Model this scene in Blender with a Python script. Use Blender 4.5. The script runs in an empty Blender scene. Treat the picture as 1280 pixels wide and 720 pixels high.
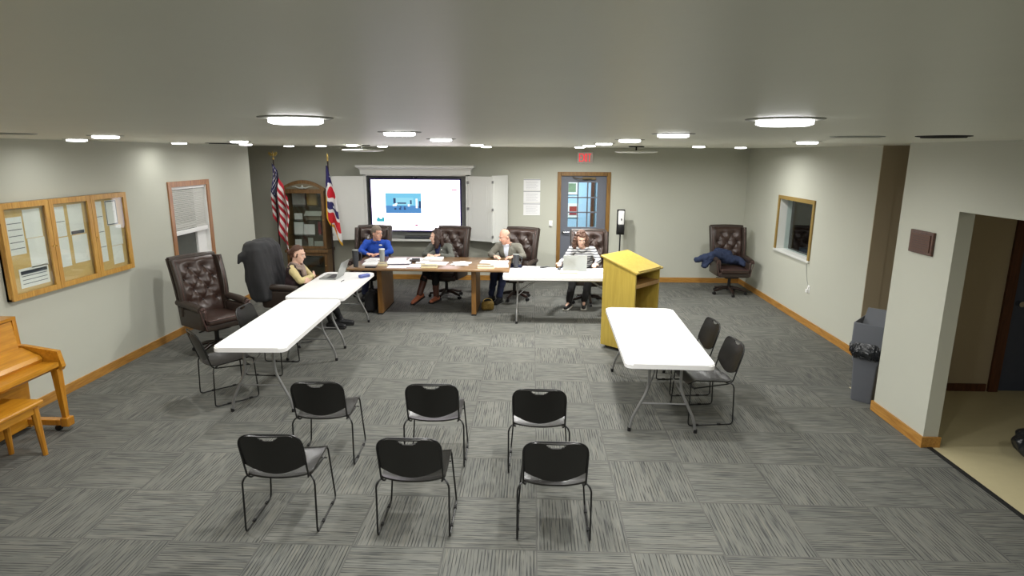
import bpy, bmesh, math, random
from mathutils import Vector, Matrix, Euler, noise
random.seed(7)
PI = math.pi
SC = bpy.context.scene
COL = SC.collection

# ------------------------------------------------------------------ camera
H_CEIL = 2.65
cd = bpy.data.cameras.new('camera'); cam = bpy.data.objects.new('camera', cd); COL.objects.link(cam)
cd.sensor_width = 36; cd.lens = 762.58 / 1280 * 36; cd.clip_start = 0.02
_p, _y, _r = math.radians(12.478), math.radians(1.905), math.radians(0.298)
_fw = Vector((-math.sin(_y)*math.cos(_p), math.cos(_y)*math.cos(_p), -math.sin(_p)))
_rt = Vector((math.cos(_y), math.sin(_y), 0)); _up = _rt.cross(_fw)
_rt2 = _rt*math.cos(_r) + _up*math.sin(_r); _up2 = -_rt*math.sin(_r) + _up*math.cos(_r)
M = Matrix((( _rt2.x, _up2.x, -_fw.x), (_rt2.y, _up2.y, -_fw.y), (_rt2.z, _up2.z, -_fw.z))).to_4x4()
M.translation = Vector((0, 0, 2.5407)); cam.matrix_world = M
SC.camera = cam

# ------------------------------------------------------------------ world, exposure, lamp strengths
w = bpy.data.worlds.new('night'); SC.world = w; w.use_nodes = True
w.node_tree.nodes['Background'].inputs[0].default_value = (0.010, 0.013, 0.02, 1)
w.node_tree.nodes['Background'].inputs[1].default_value = 1.0
SC.view_settings.view_transform = 'Standard'; SC.view_settings.look = 'None'
SC.view_settings.gamma = 1; SC.view_settings.use_curve_mapping = False
SC.view_settings.exposure = 0.0
LAMP_W = 25.0
LAMP_BACK = 60.0
LAMP_SIDE = 8.0
LAMP_DIM = 4.0
LAMP_SPREAD = math.radians(172)
SCREEN_E = 3.6

# ------------------------------------------------------------------ materials
def _nt(name):
    m = bpy.data.materials.new(name); m.use_nodes = True
    return m, m.node_tree, m.node_tree.nodes['Principled BSDF']
def lin(c):
    return tuple((x/12.92 if x <= 0.04045 else ((x+0.055)/1.055)**2.4) for x in [v/255 for v in c]) + (1,)
def mat(name, rgb, rough=0.6, metal=0.0, var=0.06, nscale=30.0, bump=0.0, bscale=200.0, stretch=(1,1,1), coat=0.0, spec=0.5):
    m, nt, b = _nt(name); N = nt.nodes; L = nt.links
    tc = N.new('ShaderNodeTexCoord'); mp = N.new('ShaderNodeMapping'); mp.inputs['Scale'].default_value = stretch
    L.new(tc.outputs['Object'], mp.inputs[0])
    nz = N.new('ShaderNodeTexNoise'); nz.inputs['Scale'].default_value = nscale; nz.inputs['Detail'].default_value = 4
    L.new(mp.outputs[0], nz.inputs[0])
    mx = N.new('ShaderNodeMix'); mx.data_type = 'RGBA'
    c = lin(rgb)
    mx.inputs[6].default_value = tuple(max(0, x*(1-var)) for x in c[:3]) + (1,)
    mx.inputs[7].default_value = tuple(min(1, x*(1+var)) for x in c[:3]) + (1,)
    L.new(nz.outputs[0], mx.inputs[0]); L.new(mx.outputs[2], b.inputs['Base Color'])
    b.inputs['Roughness'].default_value = rough; b.inputs['Metallic'].default_value = metal
    b.inputs['Coat Weight'].default_value = coat; b.inputs['Specular IOR Level'].default_value = spec
    if bump:
        n2 = N.new('ShaderNodeTexNoise'); n2.inputs['Scale'].default_value = bscale; n2.inputs['Detail'].default_value = 3
        L.new(mp.outputs[0], n2.inputs[0])
        bp = N.new('ShaderNodeBump'); bp.inputs['Strength'].default_value = bump; bp.inputs['Distance'].default_value = 0.004
        L.new(n2.outputs[0], bp.inputs['Height']); L.new(bp.outputs[0], b.inputs['Normal'])
    return m
def wood(name, rgb, rgb2, rough=0.4, axis='z', coat=0.2, scale=6):
    m, nt, b = _nt(name); N = nt.nodes; L = nt.links
    tc = N.new('ShaderNodeTexCoord'); mp = N.new('ShaderNodeMapping')
    s = [scale*4]*3; s['xyz'.index(axis)] = scale*0.35; mp.inputs['Scale'].default_value = s
    L.new(tc.outputs['Object'], mp.inputs[0])
    nz = N.new('ShaderNodeTexNoise'); nz.inputs['Scale'].default_value = 2.2; nz.inputs['Detail'].default_value = 6; nz.inputs['Distortion'].default_value = 0.6
    L.new(mp.outputs[0], nz.inputs[0])
    cr = N.new('ShaderNodeValToRGB'); cr.color_ramp.elements[0].position = 0.32; cr.color_ramp.elements[1].position = 0.68
    cr.color_ramp.elements[0].color = lin(rgb2); cr.color_ramp.elements[1].color = lin(rgb)
    L.new(nz.outputs[0], cr.inputs[0]); L.new(cr.outputs[0], b.inputs['Base Color'])
    b.inputs['Roughness'].default_value = rough; b.inputs['Coat Weight'].default_value = coat; b.inputs['Coat Roughness'].default_value = 0.25
    return m
def emis(name, rgb, strength, linear=None):
    m, nt, b = _nt(name)
    c = linear or lin(rgb)
    b.inputs['Base Color'].default_value = (0.02, 0.02, 0.02, 1)
    b.inputs['Emission Color'].default_value = c; b.inputs['Emission Strength'].default_value = strength
    b.inputs['Roughness'].default_value = 0.3
    return m
def glassmat(name, tint=(0.9, 0.95, 0.95), rough=0.0, refl=0.12):
    m = bpy.data.materials.new(name); m.use_nodes = True; nt = m.node_tree; N = nt.nodes; L = nt.links
    N.remove(N['Principled BSDF'])
    t = N.new('ShaderNodeBsdfTransparent'); t.inputs[0].default_value = tint + (1,)
    g = N.new('ShaderNodeBsdfGlossy'); g.inputs['Roughness'].default_value = rough
    g.inputs[0].default_value = (1, 1, 1, 1)
    f = N.new('ShaderNodeLayerWeight'); f.inputs[0].default_value = 0.5
    pw = N.new('ShaderNodeMath'); pw.operation = 'POWER'; pw.inputs[1].default_value = 5.0
    mm_ = N.new('ShaderNodeMath'); mm_.operation = 'MULTIPLY'; mm_.inputs[1].default_value = 0.5
    mu = N.new('ShaderNodeMath'); mu.operation = 'ADD'; mu.inputs[1].default_value = refl*0.3
    L.new(f.outputs[1], pw.inputs[0]); L.new(pw.outputs[0], mm_.inputs[0])
    mx = N.new('ShaderNodeMixShader')
    L.new(mm_.outputs[0], mu.inputs[0]); L.new(mu.outputs[0], mx.inputs[0]); L.new(t.outputs[0], mx.inputs[1]); L.new(g.outputs[0], mx.inputs[2])
    L.new(mx.outputs[0], N['Material Output'].inputs[0])
    return m
def vcol(name, rough=0.7, attr='col', emit=0.0):
    m, nt, b = _nt(name); a = nt.nodes.new('ShaderNodeVertexColor'); a.layer_name = attr
    nz = nt.nodes.new('ShaderNodeTexNoise'); nz.inputs['Scale'].default_value = 120
    mx = nt.nodes.new('ShaderNodeMix'); mx.data_type = 'RGBA'; mx.blend_type = 'MULTIPLY'; mx.inputs[0].default_value = 0.12
    nt.links.new(a.outputs[0], mx.inputs[6]); nt.links.new(nz.outputs[0], mx.inputs[7])
    nt.links.new(mx.outputs[2], b.inputs['Base Color']); b.inputs['Roughness'].default_value = rough
    return m

def carpet():
    m, nt, b = _nt('carpet_tile'); N = nt.nodes; L = nt.links
    def math_(op, a, bb=None, c=None):
        n = N.new('ShaderNodeMath'); n.operation = op
        for i, v in enumerate((a, bb, c)):
            if v is None: continue
            if isinstance(v, (int, float)): n.inputs[i].default_value = v
            else: L.new(v, n.inputs[i])
        return n.outputs[0]
    tc = N.new('ShaderNodeTexCoord'); sp = N.new('ShaderNodeSeparateXYZ'); L.new(tc.outputs['Object'], sp.inputs[0])
    T = 0.6096
    u = math_('DIVIDE', math_('SUBTRACT', sp.outputs[0], 0.0524), T)
    v = math_('DIVIDE', math_('SUBTRACT', sp.outputs[1], 8.4112), T)
    iu, iv = math_('FLOOR', u), math_('FLOOR', v)
    fu, fv = math_('FRACT', u), math_('FRACT', v)
    par = math_('FLOORED_MODULO', math_('ADD', iu, iv), 2.0)      # 0 = stripes along Y
    # across / along coordinates
    def mixf(f, a, c):
        n = N.new('ShaderNodeMix'); L.new(f, n.inputs[0]); L.new(a, n.inputs[2]); L.new(c, n.inputs[3]); return n.outputs[0]
    across = mixf(par, u, v); along = mixf(par, v, u)
    wn = N.new('ShaderNodeTexWhiteNoise'); wn.noise_dimensions = '2D'
    cb = N.new('ShaderNodeCombineXYZ'); L.new(iu, cb.inputs[0]); L.new(iv, cb.inputs[1]); L.new(cb.outputs[0], wn.inputs[0])
    tile = wn.outputs[0]
    def streak(sa, sl, off, det=2):
        c = N.new('ShaderNodeCombineXYZ')
        L.new(math_('MULTIPLY', across, sa), c.inputs[0]); L.new(math_('MULTIPLY', along, sl), c.inputs[1])
        L.new(math_('ADD', math_('MULTIPLY', tile, 37.0), off), c.inputs[2])
        n = N.new('ShaderNodeTexNoise'); n.inputs['Scale'].default_value = 1; n.inputs['Detail'].default_value = det
        L.new(c.outputs[0], n.inputs[0]); return n.outputs[0]
    s1 = streak(64, 2.2, 3.0); s2 = streak(58, 1.8, 9.0); s3 = streak(7, 1.2, 21.0)
    def ramp(f, p0, c0, p1, c1):
        r = N.new('ShaderNodeValToRGB'); e = r.color_ramp.elements
        e[0].position = p0; e[0].color = c0; e[1].position = p1; e[1].color = c1; L.new(f, r.inputs[0]); return r.outputs[0]
    base = ramp(s3, 0.35, lin((102, 103, 98)), 0.65, lin((112, 112, 106)))
    tt = N.new('ShaderNodeMix'); tt.data_type = 'RGBA'; tt.blend_type = 'MULTIPLY'; tt.inputs[0].default_value = 1
    L.new(base, tt.inputs[6]); L.new(ramp(tile, 0.0, (0.9, 0.9, 0.9, 1), 1.0, (1.08, 1.08, 1.08, 1)), tt.inputs[7])
    d1 = ramp(s1, 0.36, (0, 0, 0, 1), 0.45, (1, 1, 1, 1))
    m1 = N.new('ShaderNodeMix'); m1.data_type = 'RGBA'; L.new(d1, m1.inputs[0]); m1.inputs[6].default_value = lin((82, 83, 81)); L.new(tt.outputs[2], m1.inputs[7])
    d2 = ramp(s2, 0.57, (0, 0, 0, 1), 0.64, (1, 1, 1, 1))
    m2 = N.new('ShaderNodeMix'); m2.data_type = 'RGBA'; L.new(d2, m2.inputs[0]); L.new(m1.outputs[2], m2.inputs[6]); m2.inputs[7].default_value = lin((116, 115, 107))
    wv = math_('SINE', math_('MULTIPLY', across, 2*PI*27))
    wmask = ramp(streak(20, 3.0, 51.0), 0.42, (0, 0, 0, 1), 0.56, (1, 1, 1, 1))
    wl_ = ramp(math_('ADD', math_('MULTIPLY', wv, 0.5), 0.5), 0.70, (0, 0, 0, 1), 0.92, (1, 1, 1, 1))
    m25 = N.new('ShaderNodeMix'); m25.data_type = 'RGBA'; L.new(math_('MULTIPLY', math_('MULTIPLY', wl_, wmask), 0.8), m25.inputs[0])
    L.new(m2.outputs[2], m25.inputs[6]); m25.inputs[7].default_value = lin((48, 49, 49)); m2 = m25
    # seam between tiles
    eu = math_('MINIMUM', fu, math_('SUBTRACT', 1.0, fu)); ev = math_('MINIMUM', fv, math_('SUBTRACT', 1.0, fv))
    seam = ramp(math_('MINIMUM', eu, ev), 0.004, (0, 0, 0, 1), 0.012, (1, 1, 1, 1))
    m3 = N.new('ShaderNodeMix'); m3.data_type = 'RGBA'; L.new(seam, m3.inputs[0]); m3.inputs[6].default_value = lin((92, 92, 88)); L.new(m2.outputs[2], m3.inputs[7])
    L.new(m3.outputs[2], b.inputs['Base Color']); b.inputs['Roughness'].default_value = 0.9; b.inputs['Specular IOR Level'].default_value = 0.25
    bp = N.new('ShaderNodeBump'); bp.inputs['Strength'].default_value = 0.4; bp.inputs['Distance'].default_value = 0.003
    L.new(s1, bp.inputs['Height']); L.new(bp.outputs[0], b.inputs['Normal'])
    return m

MAT = {}
MAT['carpet'] = carpet()
MAT['wall'] = mat('wall_paint', (192, 193, 180), 0.75, var=0.02, nscale=2, bump=0.08, bscale=120)
MAT['wall_taupe'] = mat('taupe_wall_paint', (176, 162, 136), 0.75, var=0.02, nscale=2, bump=0.08, bscale=120)
MAT['ceiling'] = mat('ceiling_paint', (222, 223, 208), 0.42, var=0.03, nscale=5, bump=0.12, bscale=26)
MAT['vinyl'] = mat('vinyl_floor', (200, 190, 152), 0.35, var=0.05, nscale=14)
MAT['trimwood'] = wood('oak_trim', (190, 140, 66), (158, 108, 44), 0.45, 'y')
MAT['doorwood'] = wood('oak_door_trim', (150, 112, 52), (116, 82, 34), 0.45, 'z')
MAT['frameoak'] = wood('noticeboard_oak', (206, 160, 78), (176, 126, 54), 0.4, 'z')
MAT['winoak'] = wood('window_oak', (176, 128, 82), (140, 96, 66), 0.35, 'z')
MAT['darkwood'] = wood('dark_trim', (96, 52, 30), (66, 34, 20), 0.5, 'z')
MAT['white'] = mat('white_plastic', (238, 238, 236), 0.4, var=0.01)
MAT['tabletop'] = mat('white_table_plastic', (242, 241, 240), 0.45, var=0.01, nscale=300, bump=0.05, bscale=900)
MAT['cabwhite'] = mat('cabinet_white', (216, 217, 212), 0.45, var=0.01)
MAT['paper'] = mat('paper', (240, 240, 240), 0.7, var=0.02)
MAT['greypaper'] = mat('grey_print', (96, 98, 104), 0.7, var=0.3, nscale=60)
MAT['grey'] = mat('grey_metal_leg', (150, 150, 150), 0.35, 0.6)
MAT['black_tube'] = mat('black_tube', (22, 22, 22), 0.35)
MAT['chair_plastic'] = mat('black_chair_plastic', (27, 26, 24), 0.30, var=0.05, bump=0.1, bscale=500)
MAT['black'] = mat('black_plastic', (24, 24, 26), 0.4)
MAT['dark'] = mat('charcoal', (52, 54, 58), 0.45)
MAT['rubber'] = mat('rubber', (18, 18, 18), 0.8)
MAT['leather'] = mat('oxblood_leather', (58, 42, 36), 0.33, var=0.25, nscale=14, bump=0.15, bscale=160, coat=0.15)
MAT['leather_side'] = mat('oxblood_leather_side', (54, 44, 38), 0.4, var=0.2, nscale=14, bump=0.15, bscale=160)
MAT['piping'] = mat('studded_piping', (96, 74, 70), 0.25, 0.2, var=0.4, nscale=260)
MAT['button'] = mat('leather_button', (34, 20, 18), 0.4)
MAT['chairwood'] = wood('mahogany', (48, 30, 24), (30, 20, 16), 0.35, 'x')
MAT['desk'] = wood('walnut_laminate', (140, 108, 72), (116, 86, 54), 0.28, 'x', 0.5, 5)
MAT['deskleg'] = wood('walnut_panel', (138, 98, 46), (108, 74, 36), 0.4, 'z')
MAT['podium'] = wood('maple_laminate', (198, 172, 78), (182, 156, 66), 0.42, 'z', 0.15, 4)
MAT['podium_in'] = wood('maple_laminate_inside', (184, 144, 88), (164, 124, 70), 0.5, 'z', 0.1, 4)
MAT['piano'] = wood('golden_oak', (206, 146, 42), (176, 116, 26), 0.3, 'y', 0.4, 4)
MAT['piano_z'] = wood('golden_oak_upright', (204, 142, 42), (172, 112, 26), 0.3, 'z', 0.4, 4)
MAT['cork'] = mat('cork', (214, 182, 122), 0.85, var=0.15, nscale=90)
MAT['glass'] = glassmat('clear_glass')
MAT['caseglass'] = glassmat('case_glass', (0.93, 0.95, 0.93), 0.03)
MAT['chrome'] = mat('chrome', (200, 200, 202), 0.2, 1.0)
MAT['brass'] = mat('brass', (212, 184, 110), 0.3, 0.8)
MAT['fringe'] = mat('gold_fringe', (226, 170, 40), 0.7, var=0.3, nscale=200)
MAT['greydoor'] = mat('grey_door_paint', (104, 108, 118), 0.5, var=0.02)
MAT['exitred'] = emis('exit_red', (255, 30, 50), 1.1)
MAT['exitface'] = emis('exit_face', (235, 215, 195), 0.28)
MAT['lens'] = emis('lit_lens', (255, 255, 252), 9.0)
MAT['vent_dark'] = mat('vent_dark_grey', (40, 40, 36), 0.9)  # flat dark grey for dark vents, canopies and stems
MAT['curio'] = wood('brown_oak', (134, 102, 64), (102, 74, 44), 0.4, 'z')
MAT['curio_back'] = mat('case_back', (120, 112, 92), 0.7)
MAT['etched'] = mat('etched_glass', (176, 180, 172), 0.5)
MAT['silver'] = mat('aluminium', (160, 163, 160), 0.38, 0.55, var=0.02)
MAT['laptop_key'] = mat('keys', (60, 62, 66), 0.5, var=0.4, nscale=120)
MAT['bin'] = mat('grey_bin_plastic', (104, 107, 114), 0.5, var=0.04)
MAT['bag'] = mat('bin_liner', (34, 36, 40), 0.28, var=0.2, bump=0.6, bscale=40)
MAT['skin'] = mat('skin', (218, 168, 146), 0.5, var=0.07, nscale=25, spec=0.35)
MAT['skin2'] = mat('skin_fair', (230, 188, 166), 0.5, var=0.06, nscale=25, spec=0.35)
MAT['lip'] = mat('lips', (176, 96, 92), 0.5)
MAT['eyewhite'] = mat('eye_white', (225, 222, 216), 0.3)
MAT['iris'] = mat('iris', (50, 38, 30), 0.3)
MAT['hair_grey'] = mat('grey_hair', (128, 116, 104), 0.7, var=0.35, nscale=120, bump=0.7, bscale=260)
MAT['hair_dark'] = mat('dark_brown_hair', (52, 34, 28), 0.55, var=0.4, nscale=90, bump=0.7, bscale=220)
MAT['hair_brown'] = mat('auburn_hair', (90, 60, 45), 0.6, var=0.4, nscale=90, bump=0.7, bscale=220)
MAT['hair_curly'] = mat('curly_brown_hair', (98, 70, 56), 0.65, var=0.45, nscale=70, bump=1.0, bscale=120)
MAT['blue'] = mat('royal_blue_fabric', (26, 74, 176), 0.8, var=0.12, nscale=60, bump=0.2, bscale=300)
MAT['blazer_dark'] = mat('charcoal_blazer', (92, 94, 88), 0.85, var=0.12, nscale=60, bump=0.2, bscale=400)
MAT['blazer_olive'] = mat('grey_olive_blazer', (112, 110, 100), 0.85, var=0.15, nscale=80, bump=0.2, bscale=400)
MAT['navy'] = mat('navy_fabric', (34, 42, 84), 0.85, var=0.15, nscale=50)
MAT['navycoat'] = mat('navy_coat', (34, 46, 74), 0.85, var=0.2, nscale=30, bump=0.3, bscale=90)
MAT['jeans'] = mat('denim', (34, 42, 72), 0.85, var=0.2, nscale=80)
MAT['shirt_white'] = mat('pale_shirt', (206, 212, 224), 0.8, var=0.05)
MAT['blackcloth'] = mat('black_cloth', (24, 23, 25), 0.85, var=0.2, nscale=50, bump=0.3, bscale=120)
MAT['jacket'] = mat('black_jacket', (46, 46, 48), 0.8, var=0.15, nscale=30, bump=0.35, bscale=60)
MAT['maroon'] = mat('dark_vest', (58, 42, 44), 0.85, var=0.15, nscale=60)
MAT['cream'] = mat('cream_sleeve', (206, 190, 138), 0.8, var=0.05)
MAT['scarf'] = mat('taupe_scarf', (150, 132, 122), 0.9, var=0.3, nscale=60, bump=0.5, bscale=120)
MAT['shoe_white'] = mat('shoe_sole', (206, 204, 198), 0.6)
MAT['shoe_black'] = mat('shoe_black', (26, 26, 28), 0.45)
MAT['boot'] = mat('tan_boot', (176, 104, 74), 0.5, var=0.15)
MAT['bootshaft'] = mat('brown_boot_leather', (92, 58, 48), 0.5, var=0.15)
MAT['casefab'] = mat('blue_case', (92, 104, 170), 0.6, var=0.3, nscale=60)
MAT['leopard'] = mat('gold_pattern', (128, 104, 44), 0.7, var=0.85, nscale=70)
MAT['plaque'] = wood('plaque_wood', (92, 60, 46), (66, 42, 34), 0.4, 'y')
MAT['bronze'] = mat('bronze_plate', (96, 72, 62), 0.45, 0.5, var=0.2, nscale=80)
MAT['paleblue'] = mat('pale_blue_wall', (176, 206, 232), 0.8, var=0.02)
MAT['framed_red'] = mat('red_print', (150, 40, 50), 0.6, var=0.5, nscale=9)
MAT['framed_green'] = mat('landscape_print', (120, 140, 110), 0.6, var=0.5, nscale=9)
MAT['plate_gold'] = mat('pale_gold', (196, 184, 146), 0.5)
MAT['beigethings'] = mat('beige_card', (204, 170, 104), 0.8)
MAT['whiteboard'] = mat('panel_grey', (176, 178, 174), 0.5)
MAT['nightpane'] = mat('night_pane', (88, 90, 86), 0.12, var=0.15, nscale=3)
MAT['slat'] = mat('blind_slat', (222, 222, 216), 0.5, var=0.02)
MAT['bezel'] = mat('screen_bezel', (34, 26, 96), 0.3)
m, nt, b = _nt('striped_knit'); N = nt.nodes
tc = N.new('ShaderNodeTexCoord'); wv = N.new('ShaderNodeTexWave'); wv.bands_direction = 'Z'; wv.inputs['Scale'].default_value = 7.5; wv.inputs['Distortion'].default_value = 1.2; wv.inputs['Detail Scale'].default_value = 0.6
cr = N.new('ShaderNodeValToRGB'); cr.color_ramp.elements[0].position = 0.30; cr.color_ramp.elements[0].color = lin((92, 92, 100)); cr.color_ramp.elements[1].position = 0.46; cr.color_ramp.elements[1].color = lin((204, 204, 202))
nt.links.new(tc.outputs['Object'], wv.inputs[0]); nt.links.new(wv.outputs[0], cr.inputs[0]); nt.links.new(cr.outputs[0], b.inputs['Base Color']); b.inputs['Roughness'].default_value = 0.9
MAT['striped'] = m
MAT['flag'] = vcol('flag_cloth')

# ------------------------------------------------------------------ mesh builder
class MB:
    def __init__(s): s.bm = bmesh.new()
    def _x(s, vs, loc=(0,0,0), rot=None):
        if rot is not None:
            R = Euler(rot).to_matrix()
            for v in vs: v.co = R @ v.co
        for v in vs: v.co += Vector(loc)
        return s
    def box(s, c, d, rot=None, bev=0.0, seg=2):
        r = bmesh.ops.create_cube(s.bm, size=1); vs = r['verts']
        for v in vs: v.co = Vector((v.co.x*d[0], v.co.y*d[1], v.co.z*d[2]))
        if bev:
            es = list({e for v in vs for e in v.link_edges})
            o = bmesh.ops.bevel(s.bm, geom=es, offset=bev, segments=seg, affect='EDGES', profile=0.5)
            vs = list({v for f in o['faces'] for v in f.verts} | {v for v in vs if v.is_valid})
        return s._x(vs, c, rot)
    def bx(s, x0, x1, y0, y1, z0, z1, bev=0.0):
        return s.box(((x0+x1)/2, (y0+y1)/2, (z0+z1)/2), (abs(x1-x0), abs(y1-y0), abs(z1-z0)), None, bev)
    def cyl(s, p0, p1, r0, r1=None, n=16, caps=True):
        p0, p1 = Vector(p0), Vector(p1); r1 = r0 if r1 is None else r1
        d = p1-p0; q = d.to_track_quat('Z', 'Y') if d.length > 1e-9 else Matrix.Identity(3).to_quaternion()
        r = bmesh.ops.create_cone(s.bm, cap_ends=caps, cap_tris=False, segments=n, radius1=r0, radius2=r1, depth=d.length)
        for v in r['verts']: v.co = q @ v.co + (p0+p1)/2
        return s
    def sph(s, c, r, n=14, rot=None):
        rr = (r, r, r) if isinstance(r, (int, float)) else r
        o = bmesh.ops.create_uvsphere(s.bm, u_segments=n, v_segments=max(6, n*2//3), radius=1)
        for v in o['verts']: v.co = Vector((v.co.x*rr[0], v.co.y*rr[1], v.co.z*rr[2]))
        return s._x(o['verts'], c, rot)
    def limb(s, p0, p1, r0, r1, n=14):
        s.sph(p0, r0, n); s.sph(p1, r1, n); return s.cyl(p0, p1, r0, r1, n)
    def tube(s, pts, r, n=8, closed=False, rad=None):
        pts = [Vector(p) for p in pts]
        K = len(pts); rings = []
        prev = None
        for i, p in enumerate(pts):
            a = pts[(i-1) % K] if (closed or i > 0) else p; c = pts[(i+1) % K] if (closed or i < K-1) else p
            t = (c-a).normalized()
            if prev is None: nrm = t.orthogonal().normalized()
            else:
                nrm = (prev - t*prev.dot(t)); nrm = nrm.normalized() if nrm.length > 1e-6 else t.orthogonal().normalized()
            prev = nrm; bn = t.cross(nrm)
            rr = rad[i] if rad else r
            rings.append([s.bm.verts.new(p + (nrm*math.cos(2*PI*k/n) + bn*math.sin(2*PI*k/n))*rr) for k in range(n)])
        for i in range(K if closed else K-1):
            A, B = rings[i], rings[(i+1) % K]
            for k in range(n): s.bm.faces.new((A[k], A[(k+1) % n], B[(k+1) % n], B[k]))
        if not closed: s.bm.faces.new(rings[0][::-1]); s.bm.faces.new(rings[-1])
        return s
    def prism(s, poly, z0, z1, frame=None):
        # poly in (a,b), extruded along c ; frame maps (a,b,c)->xyz
        f = frame or (lambda a, b_, c: (a, b_, c))
        lo = [s.bm.verts.new(f(a, b_, z0)) for a, b_ in poly]; hi = [s.bm.verts.new(f(a, b_, z1)) for a, b_ in poly]
        n = len(poly); s.bm.faces.new(lo[::-1]); s.bm.faces.new(hi)
        for i in range(n): s.bm.faces.new((lo[i], lo[(i+1) % n], hi[(i+1) % n], hi[i]))
        return s
    def lathe(s, prof, c=(0,0,0), n=24):
        rings = []
        for r, z in prof: rings.append([s.bm.verts.new((c[0]+r*math.cos(2*PI*k/n), c[1]+r*math.sin(2*PI*k/n), c[2]+z)) for k in range(n)])
        for A, B in zip(rings, rings[1:]):
            for k in range(n): s.bm.faces.new((A[k], A[(k+1) % n], B[(k+1) % n], B[k]))
        s.bm.faces.new(rings[0][::-1]); s.bm.faces.new(rings[-1]); return s
    def grid(s, fn, nu, nv, skip=None, thick=0.0):
        V = [[s.bm.verts.new(fn(i/nu, j/nv)) for i in range(nu+1)] for j in range(nv+1)]
        F = []
        for j in range(nv):
            for i in range(nu):
                if skip and skip((i+.5)/nu, (j+.5)/nv): continue
                F.append(s.bm.faces.new((V[j][i], V[j][i+1], V[j+1][i+1], V[j+1][i])))
        if thick:
            bmesh.ops.recalc_face_normals(s.bm, faces=F)
            bmesh.ops.solidify(s.bm, geom=F, thickness=thick)
        return s
    def build(s, name, material, parent=None, smooth=None, loc=None, rz=0.0, recalc=True):
        if recalc: bmesh.ops.recalc_face_normals(s.bm, faces=s.bm.faces[:])
        me = bpy.data.meshes.new(name); s.bm.to_mesh(me); s.bm.free()
        me.materials.append(material)
        if smooth:
            for p in me.polygons: p.use_smooth = True
            if smooth is not True: me.set_sharp_from_angle(angle=math.radians(smooth))
        o = bpy.data.objects.new(name, me); COL.objects.link(o)
        if parent is not None: o.parent = parent
        if loc is not None: o.location = loc
        o.rotation_euler = (0, 0, rz)
        return o

def tag(o, label=None, cat=None, group=None, kind=None):
    if label: o['label'] = label
    if cat: o['category'] = cat
    if group: o['group'] = group
    if kind: o['kind'] = kind
    return o
def thing(name, label, cat, loc=(0,0,0), rz=0.0, group=None):
    o = bpy.data.objects.new(name, None); COL.objects.link(o); o.empty_display_size = 0.1
    o.location = loc; o.rotation_euler = (0, 0, rz)
    return tag(o, label, cat, group)
def struct(name, mb, m, **k):
    o = mb.build(name, m, **k); o['kind'] = 'structure'; return o
def copy_tree(o, parent=None):
    kids = [c for c in COL.objects if c.parent == o]
    c = o.copy(); COL.objects.link(c)
    if parent is not None: c.parent = parent
    for k in kids: copy_tree(k, c)
    return c
def place(proto, first, loc, rz, label, group=None):
    o = proto if first else copy_tree(proto)
    o.location = loc; o.rotation_euler = (0, 0, rz); o['label'] = label
    if group: o['group'] = group
    return o
def fbm(p, s=1.0, seed=0.0): return noise.noise(Vector(p)*s + Vector((seed, seed*1.7, seed*0.3)))
def remeshed(mb, voxel, smooth_it=4, disp=None):
    me = bpy.data.meshes.new('tmp'); bmesh.ops.recalc_face_normals(mb.bm, faces=mb.bm.faces[:]); mb.bm.to_mesh(me); mb.bm.free()
    o = bpy.data.objects.new('tmp', me); COL.objects.link(o)
    r = o.modifiers.new('r', 'REMESH'); r.mode = 'VOXEL'; r.voxel_size = voxel; r.adaptivity = 0
    if smooth_it:
        sm = o.modifiers.new('s', 'SMOOTH'); sm.iterations = smooth_it; sm.factor = 0.5
    dg = bpy.context.evaluated_depsgraph_get()
    me2 = bpy.data.meshes.new_from_object(o.evaluated_get(dg))
    bpy.data.objects.remove(o); bpy.data.meshes.remove(me)
    out = MB(); out.bm.from_mesh(me2); bpy.data.meshes.remove(me2)
    if disp:
        out.bm.normal_update()
        offs = [(v, v.normal.copy()*disp(v.co, v.normal)) for v in out.bm.verts]
        for v, d in offs: v.co += d
    return out

# ------------------------------------------------------------------ room shell
XL, XR, XP, YB, YF = -4.96, 4.17, 3.49, 12.20, -3.2
struct('floor', MB().bx(-7, 5.9, YF, YB+0.12, -0.1, 0.0), MAT['carpet'])
struct('floor', MB().bx(3.56, 6.4, YF, 6.55, -0.0, 0.004), MAT['vinyl'])
struct('trim_1', MB().bx(3.53, 3.57, YF, 5.13, 0.0, 0.008), MAT['rubber'])
struct('ceiling', MB().bx(-7, 6.6, YF, YB+0.12, H_CEIL, H_CEIL+0.1), MAT['ceiling'])
# left wall with window opening
WY0, WY1, WZ0, WZ1 = 8.27, 9.20, 0.94, 2.06
b1 = MB(); b1.bx(XL-0.15, XL, YF, WY0, 0, H_CEIL); b1.bx(XL-0.15, XL, WY1, 10.7, 0, H_CEIL)
b1.bx(XL-0.15, XL, WY0, WY1, 0, WZ0); b1.bx(XL-0.15, XL, WY0, WY1, WZ1, H_CEIL)
struct('wall_left', b1, MAT['wall'])
struct('wall_left', MB().bx(-6.6, XL-0.15, 10.55, 10.7, 0, H_CEIL).bx(-6.7, -6.6, 10.55, YB, 0, H_CEIL), MAT['wall_taupe'])
# back wall with door opening
DX0, DX1, DZ = 0.545, 1.455, 2.12
bw = MB(); bw.bx(-6.7, DX0, YB, YB+0.12, 0, H_CEIL); bw.bx(DX1, XR+0.1, YB, YB+0.12, 0, H_CEIL); bw.bx(DX0, DX1, YB, YB+0.12, DZ, H_CEIL)
struct('wall_back', bw, MAT['wall'])
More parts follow.
